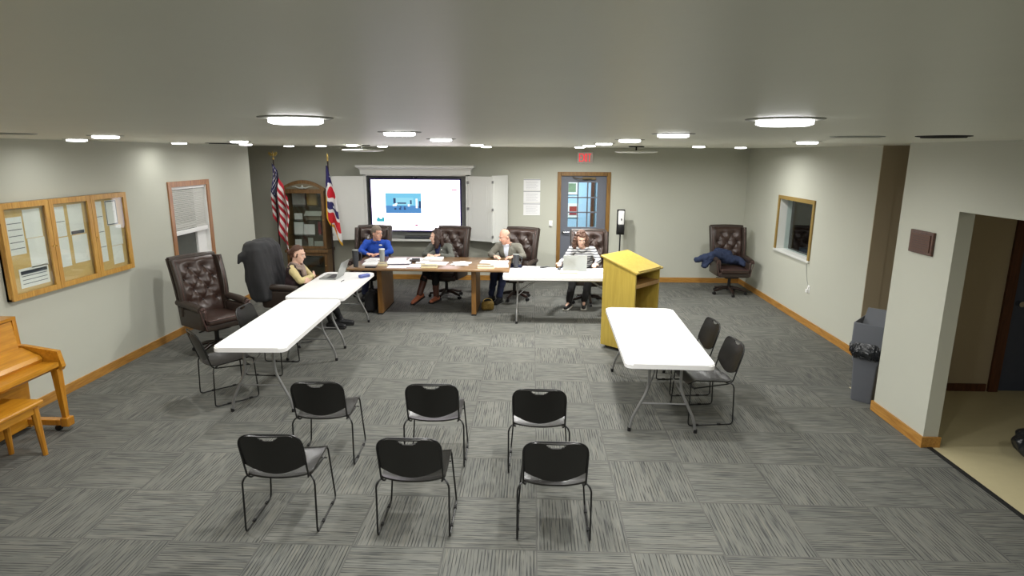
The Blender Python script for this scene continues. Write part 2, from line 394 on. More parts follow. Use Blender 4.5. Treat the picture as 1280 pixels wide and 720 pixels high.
# right wall with pass-through window
RY0, RY1, RZ0, RZ1 = 9.25, 10.50, 0.97, 1.82
b2 = MB(); b2.bx(XR, XR+0.2, 7.62, RY0, 0, H_CEIL).bx(XR, XR+0.2, RY1, YB, 0, H_CEIL).bx(XR, XR+0.2, RY0, RY1, 0, RZ0).bx(XR, XR+0.2, RY0, RY1, RZ1, H_CEIL)
struct('wall_right', b2, MAT['wall'])
# corridor behind the pier
struct('wall_corridor', MB().bx(XR+0.2, 5.8, 7.62, 7.72, 0, H_CEIL).bx(XR+0.002, XR+0.2, 7.612, 7.62, 0, H_CEIL), MAT['wall_taupe'])
struct('wall_corridor', MB().bx(5.8, 5.9, 5.95, 7.72, 0, H_CEIL), MAT['wall_taupe'])
# pier and header over the side opening
b3 = MB(); b3.bx(XP, XP+0.13, 5.13, 5.93, 0, H_CEIL).bx(XP, XP+0.13, 3.3, 5.13, 2.09, H_CEIL).bx(XP, XP+0.13, YF, 3.3, 0, H_CEIL)
b3.bx(XP+0.13, 4.05, 5.83, 5.93, 0, H_CEIL)
struct('wall_pier', b3, MAT['wall'])
# hall beyond the opening
hw = MB(); hw.bx(3.95, 5.02, 6.5, 6.6, 0, H_CEIL).bx(3.95, 4.05, 5.93, 6.5, 0, H_CEIL).bx(5.02, 6.4, 6.5, 6.6, 2.15, H_CEIL).bx(6.4, 6.5, YF, 6.6, 0, H_CEIL).bx(6.0, 6.4, 6.5, 6.6, 0, H_CEIL)
struct('wall_hall', hw, MAT['wall_taupe'])
struct('baseboard_hall', MB().bx(4.05, 5.0, 6.485, 6.5, 0.004, 0.09), MAT['darkwood'])
struct('wall_front', MB().bx(-5.2, 6.5, YF-0.1, YF, 0, H_CEIL), MAT['wall'])
d = struct('door_2', MB().bx(5.12, 5.92, 6.52, 6.56, 0.006, 2.05), mat('blue_grey_door', (70, 78, 98), 0.5))
for nm, box_ in (('door_frame', (5.02, 5.12, 6.47, 6.6, 0.006, 2.15)), ('door_frame', (5.92, 6.0, 6.47, 6.6, 0.006, 2.15)), ('door_frame', (5.12, 5.92, 6.47, 6.6, 2.05, 2.15))):
    MB().bx(*box_).build(nm, MAT['darkwood'], d)
MB().cyl((5.2, 6.46, 1.0), (5.2, 6.52, 1.0), 0.03).build('door_knob', MAT['chrome'], d)
# baseboards
BH = 0.1
struct('baseboard_left', MB().bx(XL, XL+0.016, YF, 10.7, 0, BH), MAT['trimwood'])
struct('baseboard_back', MB().bx(-6.6, 0.46, YB-0.016, YB, 0, BH).bx(1.54, XR, YB-0.016, YB, 0, BH), wood('oak_trim_x', (190, 140, 66), (158, 108, 44), 0.45, 'x'))
struct('baseboard_right', MB().bx(XR-0.016, XR, 7.6, YB-0.016, 0, BH), MAT['trimwood'])
struct('baseboard_pier', MB().bx(XP-0.018, XP, 5.112, 5.948, 0, BH).bx(XP, XP+0.148, 5.112, 5.13, 0.004, BH).bx(XP, 3.9, 5.93, 5.948, 0, BH).bx(XP-0.018, XP, YF, 3.3, 0, BH), MAT['trimwood'])

# ------------------------------------------------------------------ ceiling lights
YT = [2.02, 3.32, 4.43, 5.6, 7.6, 10.0]
LIGHTS = [
 (-0.77, 2.02, 1, 'large round lit ceiling light nearest the camera, left of the middle'),
 (-0.73, 3.40, 1, 'second lit ceiling light of the row left of the middle, beyond the large near one'),
 (-0.74, 5.00, 1, 'third lit ceiling light of the row left of the middle'),
 (-0.76, 8.40, 2, 'small bright ceiling light, left one of the close pair above the middle desk'),
 (-0.80, 10.60, 3, 'small bright ceiling light, right one of the close pair above the middle desk'),
 (0.79, 2.02, 1, 'large round lit ceiling light nearest the camera on the right'),
 (0.77, 3.50, 1, 'lit ceiling light second from the camera in the row right of the middle'),
 (0.76, 5.00, 1, 'lit ceiling light third from the camera in the row right of the middle'),
 (0.76, 6.80, 1, 'lit ceiling light fourth in the row right of the middle'),
 (0.76, 8.60, 2, 'lit ceiling light fifth in the row right of the middle, above the exit sign'),
 (0.78, 10.60, 2, 'small lit ceiling light last in the row right of the middle, before the exit door'),
 (-3.10, 4.45, 1, 'bright round ceiling light above the left wall noticeboard side of the room'),
 (-3.05, 6.40, 1, 'thin looking ceiling light over the left tables with a dark rim'),
 (-4.15, 8.90, 3, 'small bright ceiling light just above the left wall near the window'),
 (-3.60, 10.50, 3, 'small bright ceiling light beside the left hanging ceiling disc'),
 (-2.75, 9.40, 1, 'small ceiling light to the right of the left hanging ceiling disc'),
 (-2.60, 10.70, 3, 'small ceiling light above the left end of the white screen cabinet'),
 (-4.35, 11.00, 0, 'faint ceiling light near the back left corner above the flags'),
 (-4.40, 5.90, 0, 'faint flat ceiling light close to the left wall above the noticeboard'),
 (-4.55, 7.90, 0, 'tiny lit ceiling light on the left wall line beyond the noticeboard'),
 (2.35, 9.00, 3, 'small ceiling light right of the right hanging ceiling disc'),
 (2.34, 5.45, 3, 'bright ceiling light in front of the right wall window'),
 (3.25, 9.95, 1, 'small ceiling light near the back right corner of the room'),
 (-0.80, -1.80, 1, 'added unseen round ceiling light behind the viewer, left'),  # lamps behind the viewer are unseen, added only to light the room
 (0.80, -1.80, 1, 'added unseen round ceiling light behind the viewer, right'),
 (-3.3, -0.5, 1, 'added unseen round ceiling light behind the viewer near the left wall'),
 (2.3, -0.5, 3, 'added unseen round ceiling light behind the viewer near the right wall'),
]
lproto = thing('ceiling_light', 'x', 'ceiling light', group='round ceiling lights')
MB().lathe([(0.118, 0.0), (0.118, -0.003), (0.110, -0.005), (0.086, -0.005), (0.086, 0.0)], n=40).build('trim_ring', mat('ring_white', (150, 150, 142), 0.5), lproto, smooth=40)
MB().lathe([(0.0, 0.0), (0.085, 0.0), (0.085, -0.017), (0.07, -0.022), (0.0, -0.024)], n=40).build('diffuser', MAT['lens'], lproto, smooth=40)
LDS = []
for k, e in enumerate((LAMP_DIM, LAMP_W, LAMP_BACK, LAMP_SIDE)):
    ld = bpy.data.lights.new('downlight', 'AREA'); ld.shape = 'DISK'; ld.size = 0.16; ld.energy = e
    ld.color = (1.0, 0.99, 0.965); ld.spread = LAMP_SPREAD; LDS.append(ld)
for i, (x, y, k, lab) in enumerate(LIGHTS):
    place(lproto, i == 0, (x, y, H_CEIL), 0, lab)
    lo = bpy.data.objects.new('downlight', LDS[k]); COL.objects.link(lo); lo.location = (x, y, H_CEIL-0.027)

def flush_vent(x, y, r, lab, dark=False):
    t = thing('ceiling_vent', lab, 'vent', (x, y, H_CEIL))
    MB().lathe([(0.0, 0.0), (r, 0.0), (r*1.0, -0.004), (r*0.9, -0.006), (0, -0.006)], n=40).build('backing', MAT['vent_dark'] if dark else MAT['whiteboard'], t)
    MB().lathe([(0.0, -0.008), (r*0.82, -0.008), (r*0.8, -0.012), (0, -0.013)], n=40).build('cover', MAT['vent_dark'] if dark else MAT['ceiling'], t, smooth=40)
flush_vent(-3.42, 4.0, 0.14, 'flat round ceiling vent at the far left, near the left wall')
flush_vent(-4.1, 8.2, 0.24, 'dark round ceiling vent above the left wall beside the window', True)
flush_vent(1.97, 3.9, 0.15, 'pale flush ceiling vent right of the large right light')
flush_vent(2.37, 3.72, 0.14, 'dark edged flush ceiling vent nearest the pier wall', True)
def hang_disc(x, y, r, lab):
    t = thing('ceiling_fixture', lab, 'ceiling fixture', (x, y, H_CEIL))
    MB().lathe([(0.0, 0.0), (0.12, 0.0), (0.11, -0.015), (0.0, -0.016)], n=32).build('canopy', MAT['vent_dark'], t, smooth=40)
    MB().cyl((0, 0, -0.015), (0, 0, -0.07), 0.012).build('stem', MAT['vent_dark'], t)
    MB().lathe([(0.0, -0.062), (r*0.8, -0.066), (r, -0.078), (r*0.99, -0.088), (r*0.8, -0.1), (0.0, -0.104)], n=48).build('disc', MAT['cabwhite'], t, smooth=40)
hang_disc(-2.62, 9.5, 0.32, 'white round hanging ceiling disc above the left cabinet door')
hang_disc(1.55, 9.5, 0.32, 'white round hanging ceiling disc right of the exit sign')

# ------------------------------------------------------------------ window_1 with blind
wi = struct('window_1', MB().bx(XL-0.11, XL-0.09, WY0, WY1, WZ0, WZ1), MAT['nightpane'])
fr = MB(); T_ = 0.07
fr.bx(XL, XL+0.02, WY0-T_, WY0+0.005, WZ0-T_, WZ1+T_).bx(XL, XL+0.02, WY1-0.005, WY1+T_, WZ0-T_, WZ1+T_).bx(XL, XL+0.02, WY0, WY1, WZ1-0.005, WZ1+T_).bx(XL, XL+0.035, WY0, WY1, WZ0-T_, WZ0+0.005)
fr.build('window_frame', MAT['winoak'], wi)
jm = MB(); jm.bx(XL-0.14, XL, WY0, WY0+0.02, WZ0, WZ1).bx(XL-0.14, XL, WY1-0.02, WY1, WZ0, WZ1).bx(XL-0.14, XL, WY0, WY1, WZ0, WZ0+0.02).bx(XL-0.09, XL-0.07, WY0, WY0+0.06, WZ0, WZ1).bx(XL-0.09, XL-0.06, WY1-0.26, WY1-0.0, WZ0, WZ1).bx(XL-0.09, XL-0.06, WY0, WY1, WZ0, WZ0+0.07).bx(XL-0.09, XL-0.065, WY0, WY1, 1.48, 1.53)
jm.build('window_sash', MAT['white'], wi)
bl = thing('window_blind', 'white horizontal slat blind half lowered in the left wall window', 'blind', (XL-0.03, (WY0+WY1)/2, WZ1))
hw2 = (WY1-WY0)/2-0.03
MB().box((0, 0, -0.025), (0.045, hw2*2, 0.04), None, 0.004).build('headrail', MAT['white'], bl)
sl = MB()
for k in range(22): sl.box((0, 0, -0.065-k*0.0255), (0.004, hw2*2-0.01, 0.0235), (0, 0.45, 0))
sl.build('slats', MAT['slat'], bl)
MB().box((0.004, 0, -0.65), (0.03, hw2*2, 0.06), None, 0.006).build('bottom_rail', MAT['white'], bl)
# ------------------------------------------------------------------ window_2 (pass-through)
w2 = struct('window_2', MB().bx(XR+0.12, XR+0.13, RY0, RY1, RZ0+0.01, RZ1), MAT['glass'])
T_ = 0.055; fr = MB()
fr.bx(XR-0.02, XR, RY0-T_, RY0+0.004, RZ0-0.03, RZ1+T_).bx(XR-0.02, XR, RY1-0.004, RY1+T_, RZ0-0.03, RZ1+T_).bx(XR-0.02, XR, RY0, RY1, RZ1-0.004, RZ1+T_)
fr.build('window_frame', mat('olive_oak', (146, 120, 62), 0.45, nscale=8), w2)
MB().bx(XR-0.03, XR+0.2, RY0-0.06, RY1+0.06, RZ0-0.03, RZ0+0.004, 0.004).build('window_sill', MAT['cabwhite'], w2)
MB().bx(XR+0.001, XR+0.2, RY1-0.008, RY1-0.001, RZ0, RZ1).build('window_jamb', MAT['cabwhite'], w2)
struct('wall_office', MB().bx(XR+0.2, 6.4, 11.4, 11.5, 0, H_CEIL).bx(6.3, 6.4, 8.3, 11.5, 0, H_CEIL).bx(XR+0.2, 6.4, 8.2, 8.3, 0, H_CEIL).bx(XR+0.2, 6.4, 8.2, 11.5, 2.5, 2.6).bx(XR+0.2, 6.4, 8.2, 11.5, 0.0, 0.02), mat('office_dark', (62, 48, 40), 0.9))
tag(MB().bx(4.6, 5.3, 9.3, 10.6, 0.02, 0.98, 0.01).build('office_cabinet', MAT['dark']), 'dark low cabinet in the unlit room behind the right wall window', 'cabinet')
# ------------------------------------------------------------------ door_1 (back)
dr = struct('door_1', MB(), MAT['greydoor']); bpy.data.objects.remove(dr)
gb = MB(); GX0, GX1, GZ0, GZ1 = 0.70, 1.27, 1.10, 1.98; y0, y1 = YB+0.03, YB+0.075
gb.bx(DX0+0.01, GX0, y0, y1, 0.01, DZ-0.01).bx(GX1, DX1-0.01, y0, y1, 0.01, DZ-0.01).bx(GX0, GX1, y0, y1, 0.01, GZ0).bx(GX0, GX1, y0, y1, GZ1, DZ-0.01)
d1 = struct('door_1', gb, MAT['greydoor'])
mt = MB()
for k in (1, 2): mt.bx(GX0+(GX1-GX0)*k/3-0.012, GX0+(GX1-GX0)*k/3+0.012, y0, y1, GZ0, GZ1)
for k in (1, 2): mt.bx(GX0, GX1, y0, y1, GZ0+(GZ1-GZ0)*k/3-0.012, GZ0+(GZ1-GZ0)*k/3+0.012)
mt.build('muntins', MAT['greydoor'], d1)
MB().bx(GX0, GX1, YB+0.05, YB+0.055, GZ0, GZ1).build('glass_panes', MAT['glass'], d1)
T_ = 0.065
MB().bx(DX0-T_, DX0+0.008, YB-0.022, YB+0.12, 0, DZ+T_).bx(DX1-0.008, DX1+T_, YB-0.022, YB+0.12, 0, DZ+T_).bx(DX0, DX1, YB-0.022, YB+0.12, DZ-0.008, DZ+T_).build('door_frame', MAT['doorwood'], d1)
MB().cyl((DX0+0.07, YB+0.03, 1.0), (DX0+0.07, YB-0.02, 1.0), 0.028).tube([(DX0+0.07, YB-0.03, 1.0), (DX0+0.19, YB-0.035, 1.0)], 0.011).build('door_handle', MAT['chrome'], d1, smooth=40)
MB().box((1.1, YB+0.005, DZ-0.06), (0.26, 0.05, 0.05), None, 0.005).tube([(1.15, YB-0.02, DZ-0.07), (0.9, YB-0.1, DZ-0.065), (0.78, YB+0.0, DZ-0.04)], 0.009).build('door_closer', mat('closer_bronze', (120, 104, 76), 0.4, 0.5), d1)
# room behind the door
struct('wall_office', MB().bx(-1.5, 3.2, 15.2, 15.3, 0, 2.6).bx(3.1, 3.2, 12.32, 15.2, 0, 2.6).bx(-1.5, -1.4, 12.32, 15.2, 0, 2.6), MAT['paleblue'])
struct('floor', MB().bx(-1.5, 3.2, 12.32, 15.3, -0.02, 0), MAT['vinyl'])
struct('ceiling', MB().bx(-1.5, 3.2, 12.32, 15.3, 2.6, 2.7), MAT['paleblue'])
struct('trim_2', MB().bx(1.42, 1.50, 15.1, 15.2, 0, 2.1).bx(1.62, 1.78, 15.1, 15.2, 0, 2.1), MAT['darkwood'])
for (x, z, mm, lab) in ((0.93, 1.72, 'framed_green', 'framed landscape print seen through the top left pane of the door'), (0.96, 1.16, 'framed_red', 'framed red print seen through the middle left pane of the door')):
    t = thing('picture', lab, 'picture', (x, 15.18, z))
    MB().box((0, 0, 0), (0.34, 0.03, 0.34), None, 0.004).build('frame', MAT['white'], t)
    MB().box((0.03, -0.02, 0), (0.18, 0.01, 0.21)).build('print', MAT[mm], t)
ol = bpy.data.lights.new('office_light', 'AREA'); ol.shape = 'DISK'; ol.size = 0.3; ol.energy = 75; ol.color = (0.9, 0.96, 1.0)
oo = bpy.data.objects.new('office_light', ol); COL.objects.link(oo); oo.location = (0.9, 13.9, 2.55)
hl = bpy.data.lights.new('hall_light', 'AREA'); hl.shape = 'DISK'; hl.size = 0.2; hl.energy = 7; hl.color = (1, 0.95, 0.85)
ho = bpy.data.objects.new('hall_light', hl); COL.objects.link(ho); ho.location = (4.6, 3.4, 2.6)

# ------------------------------------------------------------------ exit sign
ex = thing('exit_sign', 'lit white EXIT sign with red letters above the grey door', 'sign', (1.01, YB, 2.46))
MB().box((0, -0.03, 0), (0.30, 0.06, 0.21), None, 0.006).build('housing', MAT['white'], ex)
MB().box((0, -0.062, 0), (0.285, 0.004, 0.195)).build('face', MAT['exitface'], ex)
lt = MB(); y = -0.066
def bar(x0, z0, x1, z1, t=0.016):
    dx, dz = x1-x0, z1-z0; L_ = math.hypot(dx, dz)
    lt.box(((x0+x1)/2, y, (z0+z1)/2), (L_+t*0.2, 0.006, t), (0, -math.atan2(dz, dx), 0))
h = 0.075
bar(-0.117, -h, -0.117, h); bar(-0.117, h-0.008, -0.066, h-0.008); bar(-0.117, 0, -0.072, 0); bar(-0.117, -h+0.008, -0.066, -h+0.008)
bar(-0.054, -h, 0.0, h); bar(-0.054, h, 0.0, -h); bar(0.022, -h, 0.022, h); bar(0.044, h-0.008, 0.106, h-0.008); bar(0.075, -h, 0.075, h)
lt.build('letters', MAT['exitred'], ex)

# ------------------------------------------------------------------ wall papers, plaque, outlets
def line_rows(mb, x0, x1, z0, z1, n, y, hgt=0.006):
    for k in range(n):
        zz = z1 - (z1-z0)*(k+0.5)/n
        mb.box(((x0+x1)/2 - (0.08 if k % 3 == 2 else 0)*(x1-x0), y, zz), ((x1-x0)*(0.84 if k % 3 == 2 else 1), 0.001, hgt))
for k, (z, lab) in enumerate(((1.93, 'top white sheet of three posted in a column left of the door'), (1.70, 'middle white sheet of three posted in a column left of the door'), (1.455, 'bottom white sheet of three posted in a column left of the door'))):
    t = thing('notice_sheet', lab, 'paper', (-0.022, YB-0.004, z), group='sheets posted left of the door')
    MB().box((0, 0, 0), (0.33, 0.006, 0.225 if k < 2 else 0.25)).build('sheet', MAT['paper'], t)
    mb = MB(); mb.box((0, -0.004, 0.1), (0.33, 0.002, 0.012)); line_rows(mb, -0.12, 0.12, -0.09, 0.07, 7, -0.004, 0.003); mb.build('printed_lines', mat('print_grey%d' % k, (150, 152, 160), 0.7), t)
pl = thing('wall_plaque', 'dark wooden plaque with bronze plate on the pier wall', 'plaque', (XP, 5.535, 1.78), -PI/2)
MB().box((0, -0.012, 0), (0.33, 0.024, 0.205), None, 0.005).build('board', MAT['plaque'], pl)
MB().box((0, -0.027, 0), (0.27, 0.006, 0.15)).build('plate', MAT['bronze'], pl)
mb = MB(); line_rows(mb, -0.11, 0.11, -0.06, 0.06, 6, -0.0305, 0.005); mb.build('engraving', mat('engraving', (66, 50, 44), 0.5), pl)
def outlet(x, y, z, rz, lab, name='wall_outlet'):
    t = thing(name, lab, 'outlet', (x, y, z), rz)
    MB().box((0, -0.004, 0), (0.075, 0.008, 0.118), None, 0.003).build('cover_plate', MAT['white'], t)
    MB().box((0, -0.012, 0.02), (0.034, 0.014, 0.03), None, 0.003).box((0, -0.02, -0.025), (0.05, 0.04, 0.05), None, 0.006).build('plug', MAT['white'], t)
outlet(XR, 9.12, 0.56, -PI/2, 'white outlet with a white plug low on the right wall under the window')
tag(MB().tube([(XR-0.006, 9.27, 0.93), (XR-0.008, 9.25, 0.82), (XR-0.006, 9.22, 0.72), (XR-0.01, 9.14, 0.6)], 0.004, 6).build('wall_cable', MAT['whiteboard']), 'thin cable running down the right wall from the window to the outlet', 'cable')
outlet(0.36, YB, 1.17, 0, 'pale switch plate on the back wall left of the door', 'light_switch')

# ------------------------------------------------------------------ noticeboard on the left wall
nb = thing('noticeboard', 'three door oak framed glass noticeboard on the left wall', 'noticeboard', (XL+0.003, 5.44, 1.14))
WB, HB, DP = 1.80, 0.92, 0.045
MB().bx(0, 0.02, 0, WB, 0, HB).build('cork_panel', MAT['cork'], nb)
MB().bx(0, DP, 0, WB, 0, 0.02).bx(0, DP, 0, WB, HB-0.02, HB).bx(0, DP, 0, 0.02, 0, HB).bx(0, DP, WB-0.02, WB, 0, HB).build('case', MAT['frameoak'], nb)
for k in range(3):
    a, c = k*0.6+0.003, k*0.6+0.597
    f = MB(); fw_ = 0.055
    f.bx(DP, DP+0.02, a, c, 0, fw_).bx(DP, DP+0.02, a, c, HB-fw_, HB).bx(DP, DP+0.02, a, a+fw_, fw_, HB-fw_).bx(DP, DP+0.02, c-fw_, c, fw_, HB-fw_)
    do = f.build('glass_door', MAT['frameoak'], nb)
    MB().bx(DP+0.006, DP+0.01, a+fw_, c-fw_, fw_, HB-fw_).build('pane', MAT['caseglass'], do)
    MB().cyl((DP+0.02, a+0.02 if k else c-0.02, 0.45), (DP+0.03, a+0.02 if k else c-0.02, 0.45), 0.008).build('lock', MAT['brass'], do)
def sheet(y0, z0, w_, h_, lab, rows=0, hdr=None, col='paper', tilt=0.0, border=False):
    t = thing('posted_paper', lab, 'paper', (XL+0.024, 5.44+y0+w_/2, 1.14+z0+h_/2), 0, 'papers in the noticeboard')
    MB().box((0, 0, 0), (0.003, w_, h_), (tilt, 0, 0)).build('sheet', MAT[col], t)
    if rows or hdr or border:
        q = MB()
        for r in range(rows): q.box((0.002, 0, h_/2 - h_*(r+1)/(rows+1)), (0.001, w_*0.85, 0.006), (tilt, 0, 0))
        if hdr: q.box((0.002, 0, h_*hdr), (0.001, w_*0.9, 0.035), (tilt, 0, 0))
        if border:
            for s in (-1, 1): q.box((0.002, 0, s*h_*0.46), (0.001, w_*0.94, 0.01)).box((0.002, s*w_*0.46, 0), (0.001, 0.01, h_*0.94))
        q.build('printing', mat('ink_'+lab[:6], (70, 78, 90), 0.7), t)
sheet(0.10, 0.42, 0.19, 0.36, 'white ruled sheet at the upper left of the left noticeboard pane', 5)
sheet(0.31, 0.56, 0.21, 0.28, 'blank white sheet upper right in the left noticeboard pane')
sheet(0.32, 0.27, 0.21, 0.285, 'blank white sheet below another in the left noticeboard pane')
sheet(0.16, 0.09, 0.36, 0.19, 'landscape white sheet with blue header low in the left noticeboard pane', 4, 0.28)
sheet(0.675, 0.52, 0.165, 0.31, 'white sheet upper left in the middle noticeboard pane', 1)
sheet(0.68, 0.20, 0.165, 0.31, 'white sheet lower left in the middle noticeboard pane')
sheet(0.89, 0.52, 0.21, 0.32, 'white sheet upper right in the middle noticeboard pane', 0, -0.44)
sheet(0.90, 0.21, 0.22, 0.30, 'white sheet lower right in the middle noticeboard pane')
sheet(0.96, 0.08, 0.16, 0.12, 'pale pinkish card low in the middle noticeboard pane', 0, None, 'greypaper') if False else None
sheet(1.275, 0.15, 0.14, 0.69, 'long narrow white sheet at the left of the right noticeboard pane', 3)
sheet(1.47, 0.55, 0.19, 0.29, 'white sheet with black border at the top of the right noticeboard pane', 0, None, 'paper', 0, True)
sheet(1.50, 0.31, 0.20, 0.235, 'plain white sheet in the middle of the right noticeboard pane')
sheet(1.50, 0.09, 0.18, 0.215, 'plain white sheet at the bottom of the right noticeboard pane')

# ------------------------------------------------------------------ screen cabinet
CX0, CX1, CZ0, CZ1, CY = -3.29, -1.25, 0.83, 2.13, 11.90
cb_ = thing('screen_cabinet', 'white wall cabinet with crown moulding and open folding doors around a screen', 'cabinet', ((CX0+CX1)/2, YB, CZ0))
hwid = (CX1-CX0)/2; dp = YB-CY; HH = CZ1-CZ0
MB().bx(-hwid, -hwid+0.03, -dp, -0.001, 0, HH).bx(hwid-0.03, hwid, -dp, -0.001, 0, HH).bx(-hwid, hwid, -dp, -0.001, 0, 0.03).bx(-hwid, hwid, -dp, -0.001, HH-0.03, HH).bx(-hwid, hwid, -0.02, -0.001, 0, HH).build('carcass', MAT['whiteboard'], cb_)
MB().bx(-hwid, -hwid+0.05, -dp-0.012, -dp, 0, HH).bx(hwid-0.05, hwid, -dp-0.012, -dp, 0, HH).bx(-hwid, hwid, -dp-0.012, -dp, 0, 0.04).bx(-hwid, hwid, -dp-0.012, -dp, HH-0.03, HH).build('face_frame', MAT['cabwhite'], cb_)
cr_ = MB(); prof = [(0.0, 0.0), (0.045, 0.0), (0.05, 0.015), (0.052, 0.085), (0.07, 0.115), (0.115, 0.14), (0.12, 0.15), (0.12, 0.18), (0.0, 0.18)]
pts = [[(-hwid-o_, -dp-o_, HH-0.01+z_), (hwid+o_, -dp-o_, HH-0.01+z_), (hwid+o_, -0.001, HH-0.01+z_), (-hwid-o_, -0.001, HH-0.01+z_)] for o_, z_ in prof]
V = [[cr_.bm.verts.new(p) for p in ring] for ring in pts]
for A, B in zip(V, V[1:]):
    for k in range(4): cr_.bm.faces.new((A[k], A[(k+1) % 4], B[(k+1) % 4], B[k]))
cr_.bm.faces.new(V[0][::-1]); cr_.bm.faces.new(V[-1])
cr_.build('crown_moulding', MAT['cabwhite'], cb_)
def cab_door(p0, p1, z0, z1, hinge_at):
    v = Vector((p1[0]-p0[0], p1[1]-p0[1], 0)); L_ = v.length; ang = math.atan2(v.y, v.x)
    o = MB().bx(0, L_, -0.01, 0.01, 0, z1-z0, 0.002).build('door', MAT['cabwhite'], cb_, loc=(p0[0]-cb_.location.x, p0[1]-YB, z0-CZ0), rz=ang)
    hm = (z1-z0)*0.5; pn = MB()
    for a, c in ((0.07, hm-0.04), (hm+0.04, z1-z0-0.07)):
        for s in (-1, 1):
            pn.bx(0.07, L_-0.07, s*0.010, s*0.012, a, a+0.012).bx(0.07, L_-0.07, s*0.010, s*0.012, c-0.012, c).bx(0.07, 0.082, s*0.010, s*0.012, a, c).bx(L_-0.082, L_-0.07, s*0.010, s*0.012, a, c)
            pn.bx(0.10, L_-0.10, s*0.010, s*0.0125, a+0.03, c-0.03)
    pn.build('raised_panels', MAT['cabwhite'], o)
    hg = MB()
    for zz in (0.12, hm, z1-z0-0.12):
        hg.box((0.0 if hinge_at == 0 else L_, -0.014, zz), (0.05, 0.012, 0.05), None, 0.002)
    hg.build('hinges', MAT['grey'], o)
    return o
cab_door((CX0, CY-0.02), (-3.87, 11.68), 0.86, 2.09, 0)
cab_door((-3.875, 11.665), (-3.98, 12.1), 0.86, 2.09, 0)
cab_door((CX1, CY-0.02), (-0.78, 11.66), 0.86, 2.10, 0)
cab_door((-0.775, 11.65), (-0.50, 12.05), 0.84, 2.12, 0)
# the screen itself
sx, sz0, sz1 = (-3.19, -1.40), 1.01, 2.045
tv = thing('screen', 'large lit flat screen showing a white web page with a blue picture', 'screen', ((sx[0]+sx[1])/2, 11.97, (sz0+sz1)/2))
W2, H2 = (sx[1]-sx[0])/2, (sz1-sz0)/2
MB().box((0, 0.04, 0), (W2*2, 0.08, H2*2), None, 0.006).build('bezel', MAT['bezel'], tv)
MB().box((0, -0.002, 0), (W2*2-0.05, 0.006, H2*2-0.05)).build('display', emis('display_white', (255, 244, 255), SCREEN_E), tv)
def px2s(px, py): return (-W2 + (px-463)/(577-463)*2*W2, H2 - (py-223)/(290-223)*2*H2)
def quad(mb, x0, y0_, x1, y1_, yy):
    a = px2s(x0, y0_); c = px2s(x1, y1_); mb.box(((a[0]+c[0])/2, yy, (a[1]+c[1])/2), (abs(c[0]-a[0]), 0.0015, abs(c[1]-a[1])))
pic = MB(); quad(pic, 482, 241, 527, 266.5, -0.0065); pic = pic.build('web_picture', emis('pic_sky', (120, 205, 240), 1.0), tv)
def sub(nm, c, quads, e=1.0, yy=-0.008, par=pic):
    q = MB()
    for a in quads: quad(q, *a, yy)
    return q.build(nm, emis('scr_'+nm, c, e), par)
sub('picture_floor', (84, 150, 214), [(482, 257, 527, 266.5)], 0.9)
sub('picture_wall', (150, 222, 244), [(493, 247, 517, 256)], 1.0, -0.0085)
sub('picture_people', (40, 70, 120), [(497, 253, 508, 254.6), (492, 247.5, 495, 254), (513, 250, 515, 255), (493, 260, 495.5, 262), (499, 260, 501.5, 262), (505, 260, 507.5, 262), (500, 258, 502, 259.5), (505, 258.2, 507, 259.6), (524, 251, 526.5, 260)], 0.8, -0.0105)
sub('picture_tables', (250, 250, 250), [(491, 255.5, 496, 257.5), (494, 254, 497, 255.5), (510, 255, 512.5, 258), (520, 248, 522.5, 260)], 1.2, -0.0112)
sub('page_logo', (70, 190, 205), [(470, 273.5, 480, 277.5), (471, 272, 474, 273.5), (477, 271.5, 479.5, 273.5)], 0.9, -0.0075, tv)
sub('page_text', (214, 120, 160), [(565, 236.3, 572, 238), (518.5, 280.5, 522, 282.8), (546, 254, 549, 254.8), (546, 259, 549, 259.8)], 1.0, -0.0075, tv)
tag(MB().box((0, 0, 0), (0.95, 0.09, 0.05), None, 0.01).build('soundbar', MAT['dark'], loc=(-2.05, 11.96, 0.895)), 'dark sound bar lying on the shelf under the lit screen', 'speaker')
tag(MB().box((0, 0, 0.03), (0.9, 0.03, 0.06), None, 0.004).box((0.1, -0.01, 0.045), (0.35, 0.03, 0.02), None, 0.004).build('pen_tray', MAT['whiteboard'], loc=(-2.1, 12.13, 0.925)), 'pale grey pen tray directly beneath the lit screen', 'tray')
wc = thing('webcam', 'small dark camera mounted on the top edge of the screen', 'camera', (-2.32, 11.98, sz1))
MB().box((0, 0, 0.02), (0.12, 0.03, 0.03), None, 0.006).build('body', MAT['black'], wc)
MB().cyl((0, -0.014, 0.02), (0, -0.022, 0.02), 0.01).build('lens', MAT['chrome'], wc)

# ------------------------------------------------------------------ curio cabinet
cu = thing('display_case', 'brown oak display case with arched glass top standing between the flags', 'cabinet', (-4.445, YB-0.02, 0))
cw, cdp, chh = 0.40, 0.40, 1.84
c_ = MB(); c_.bx(-cw, -cw+0.03, -cdp, 0, 0, chh).bx(cw-0.03, cw, -cdp, 0, 0, chh).bx(-cw, cw, -cdp, 0, 0, 0.10).bx(-cw, cw, -cdp, 0, chh-0.03, chh)
c_.build('carcass', MAT['curio'], cu)
MB().bx(-cw+0.03, cw-0.03, -0.02, 0, 0.1, chh-0.03).build('back_panel', MAT['curio_back'], cu)
MB().bx(-cw-0.03, cw+0.03, -cdp-0.05, 0, 0.60, 0.66, 0.008).build('ledge', MAT['curio'], cu)
ar = MB(); n = 20
def arch(r_, ofs): return [(-r_+2*r_*k/n, chh+0.02+ofs*(1-((2*k/n-1)**2))) for k in range(n+1)]
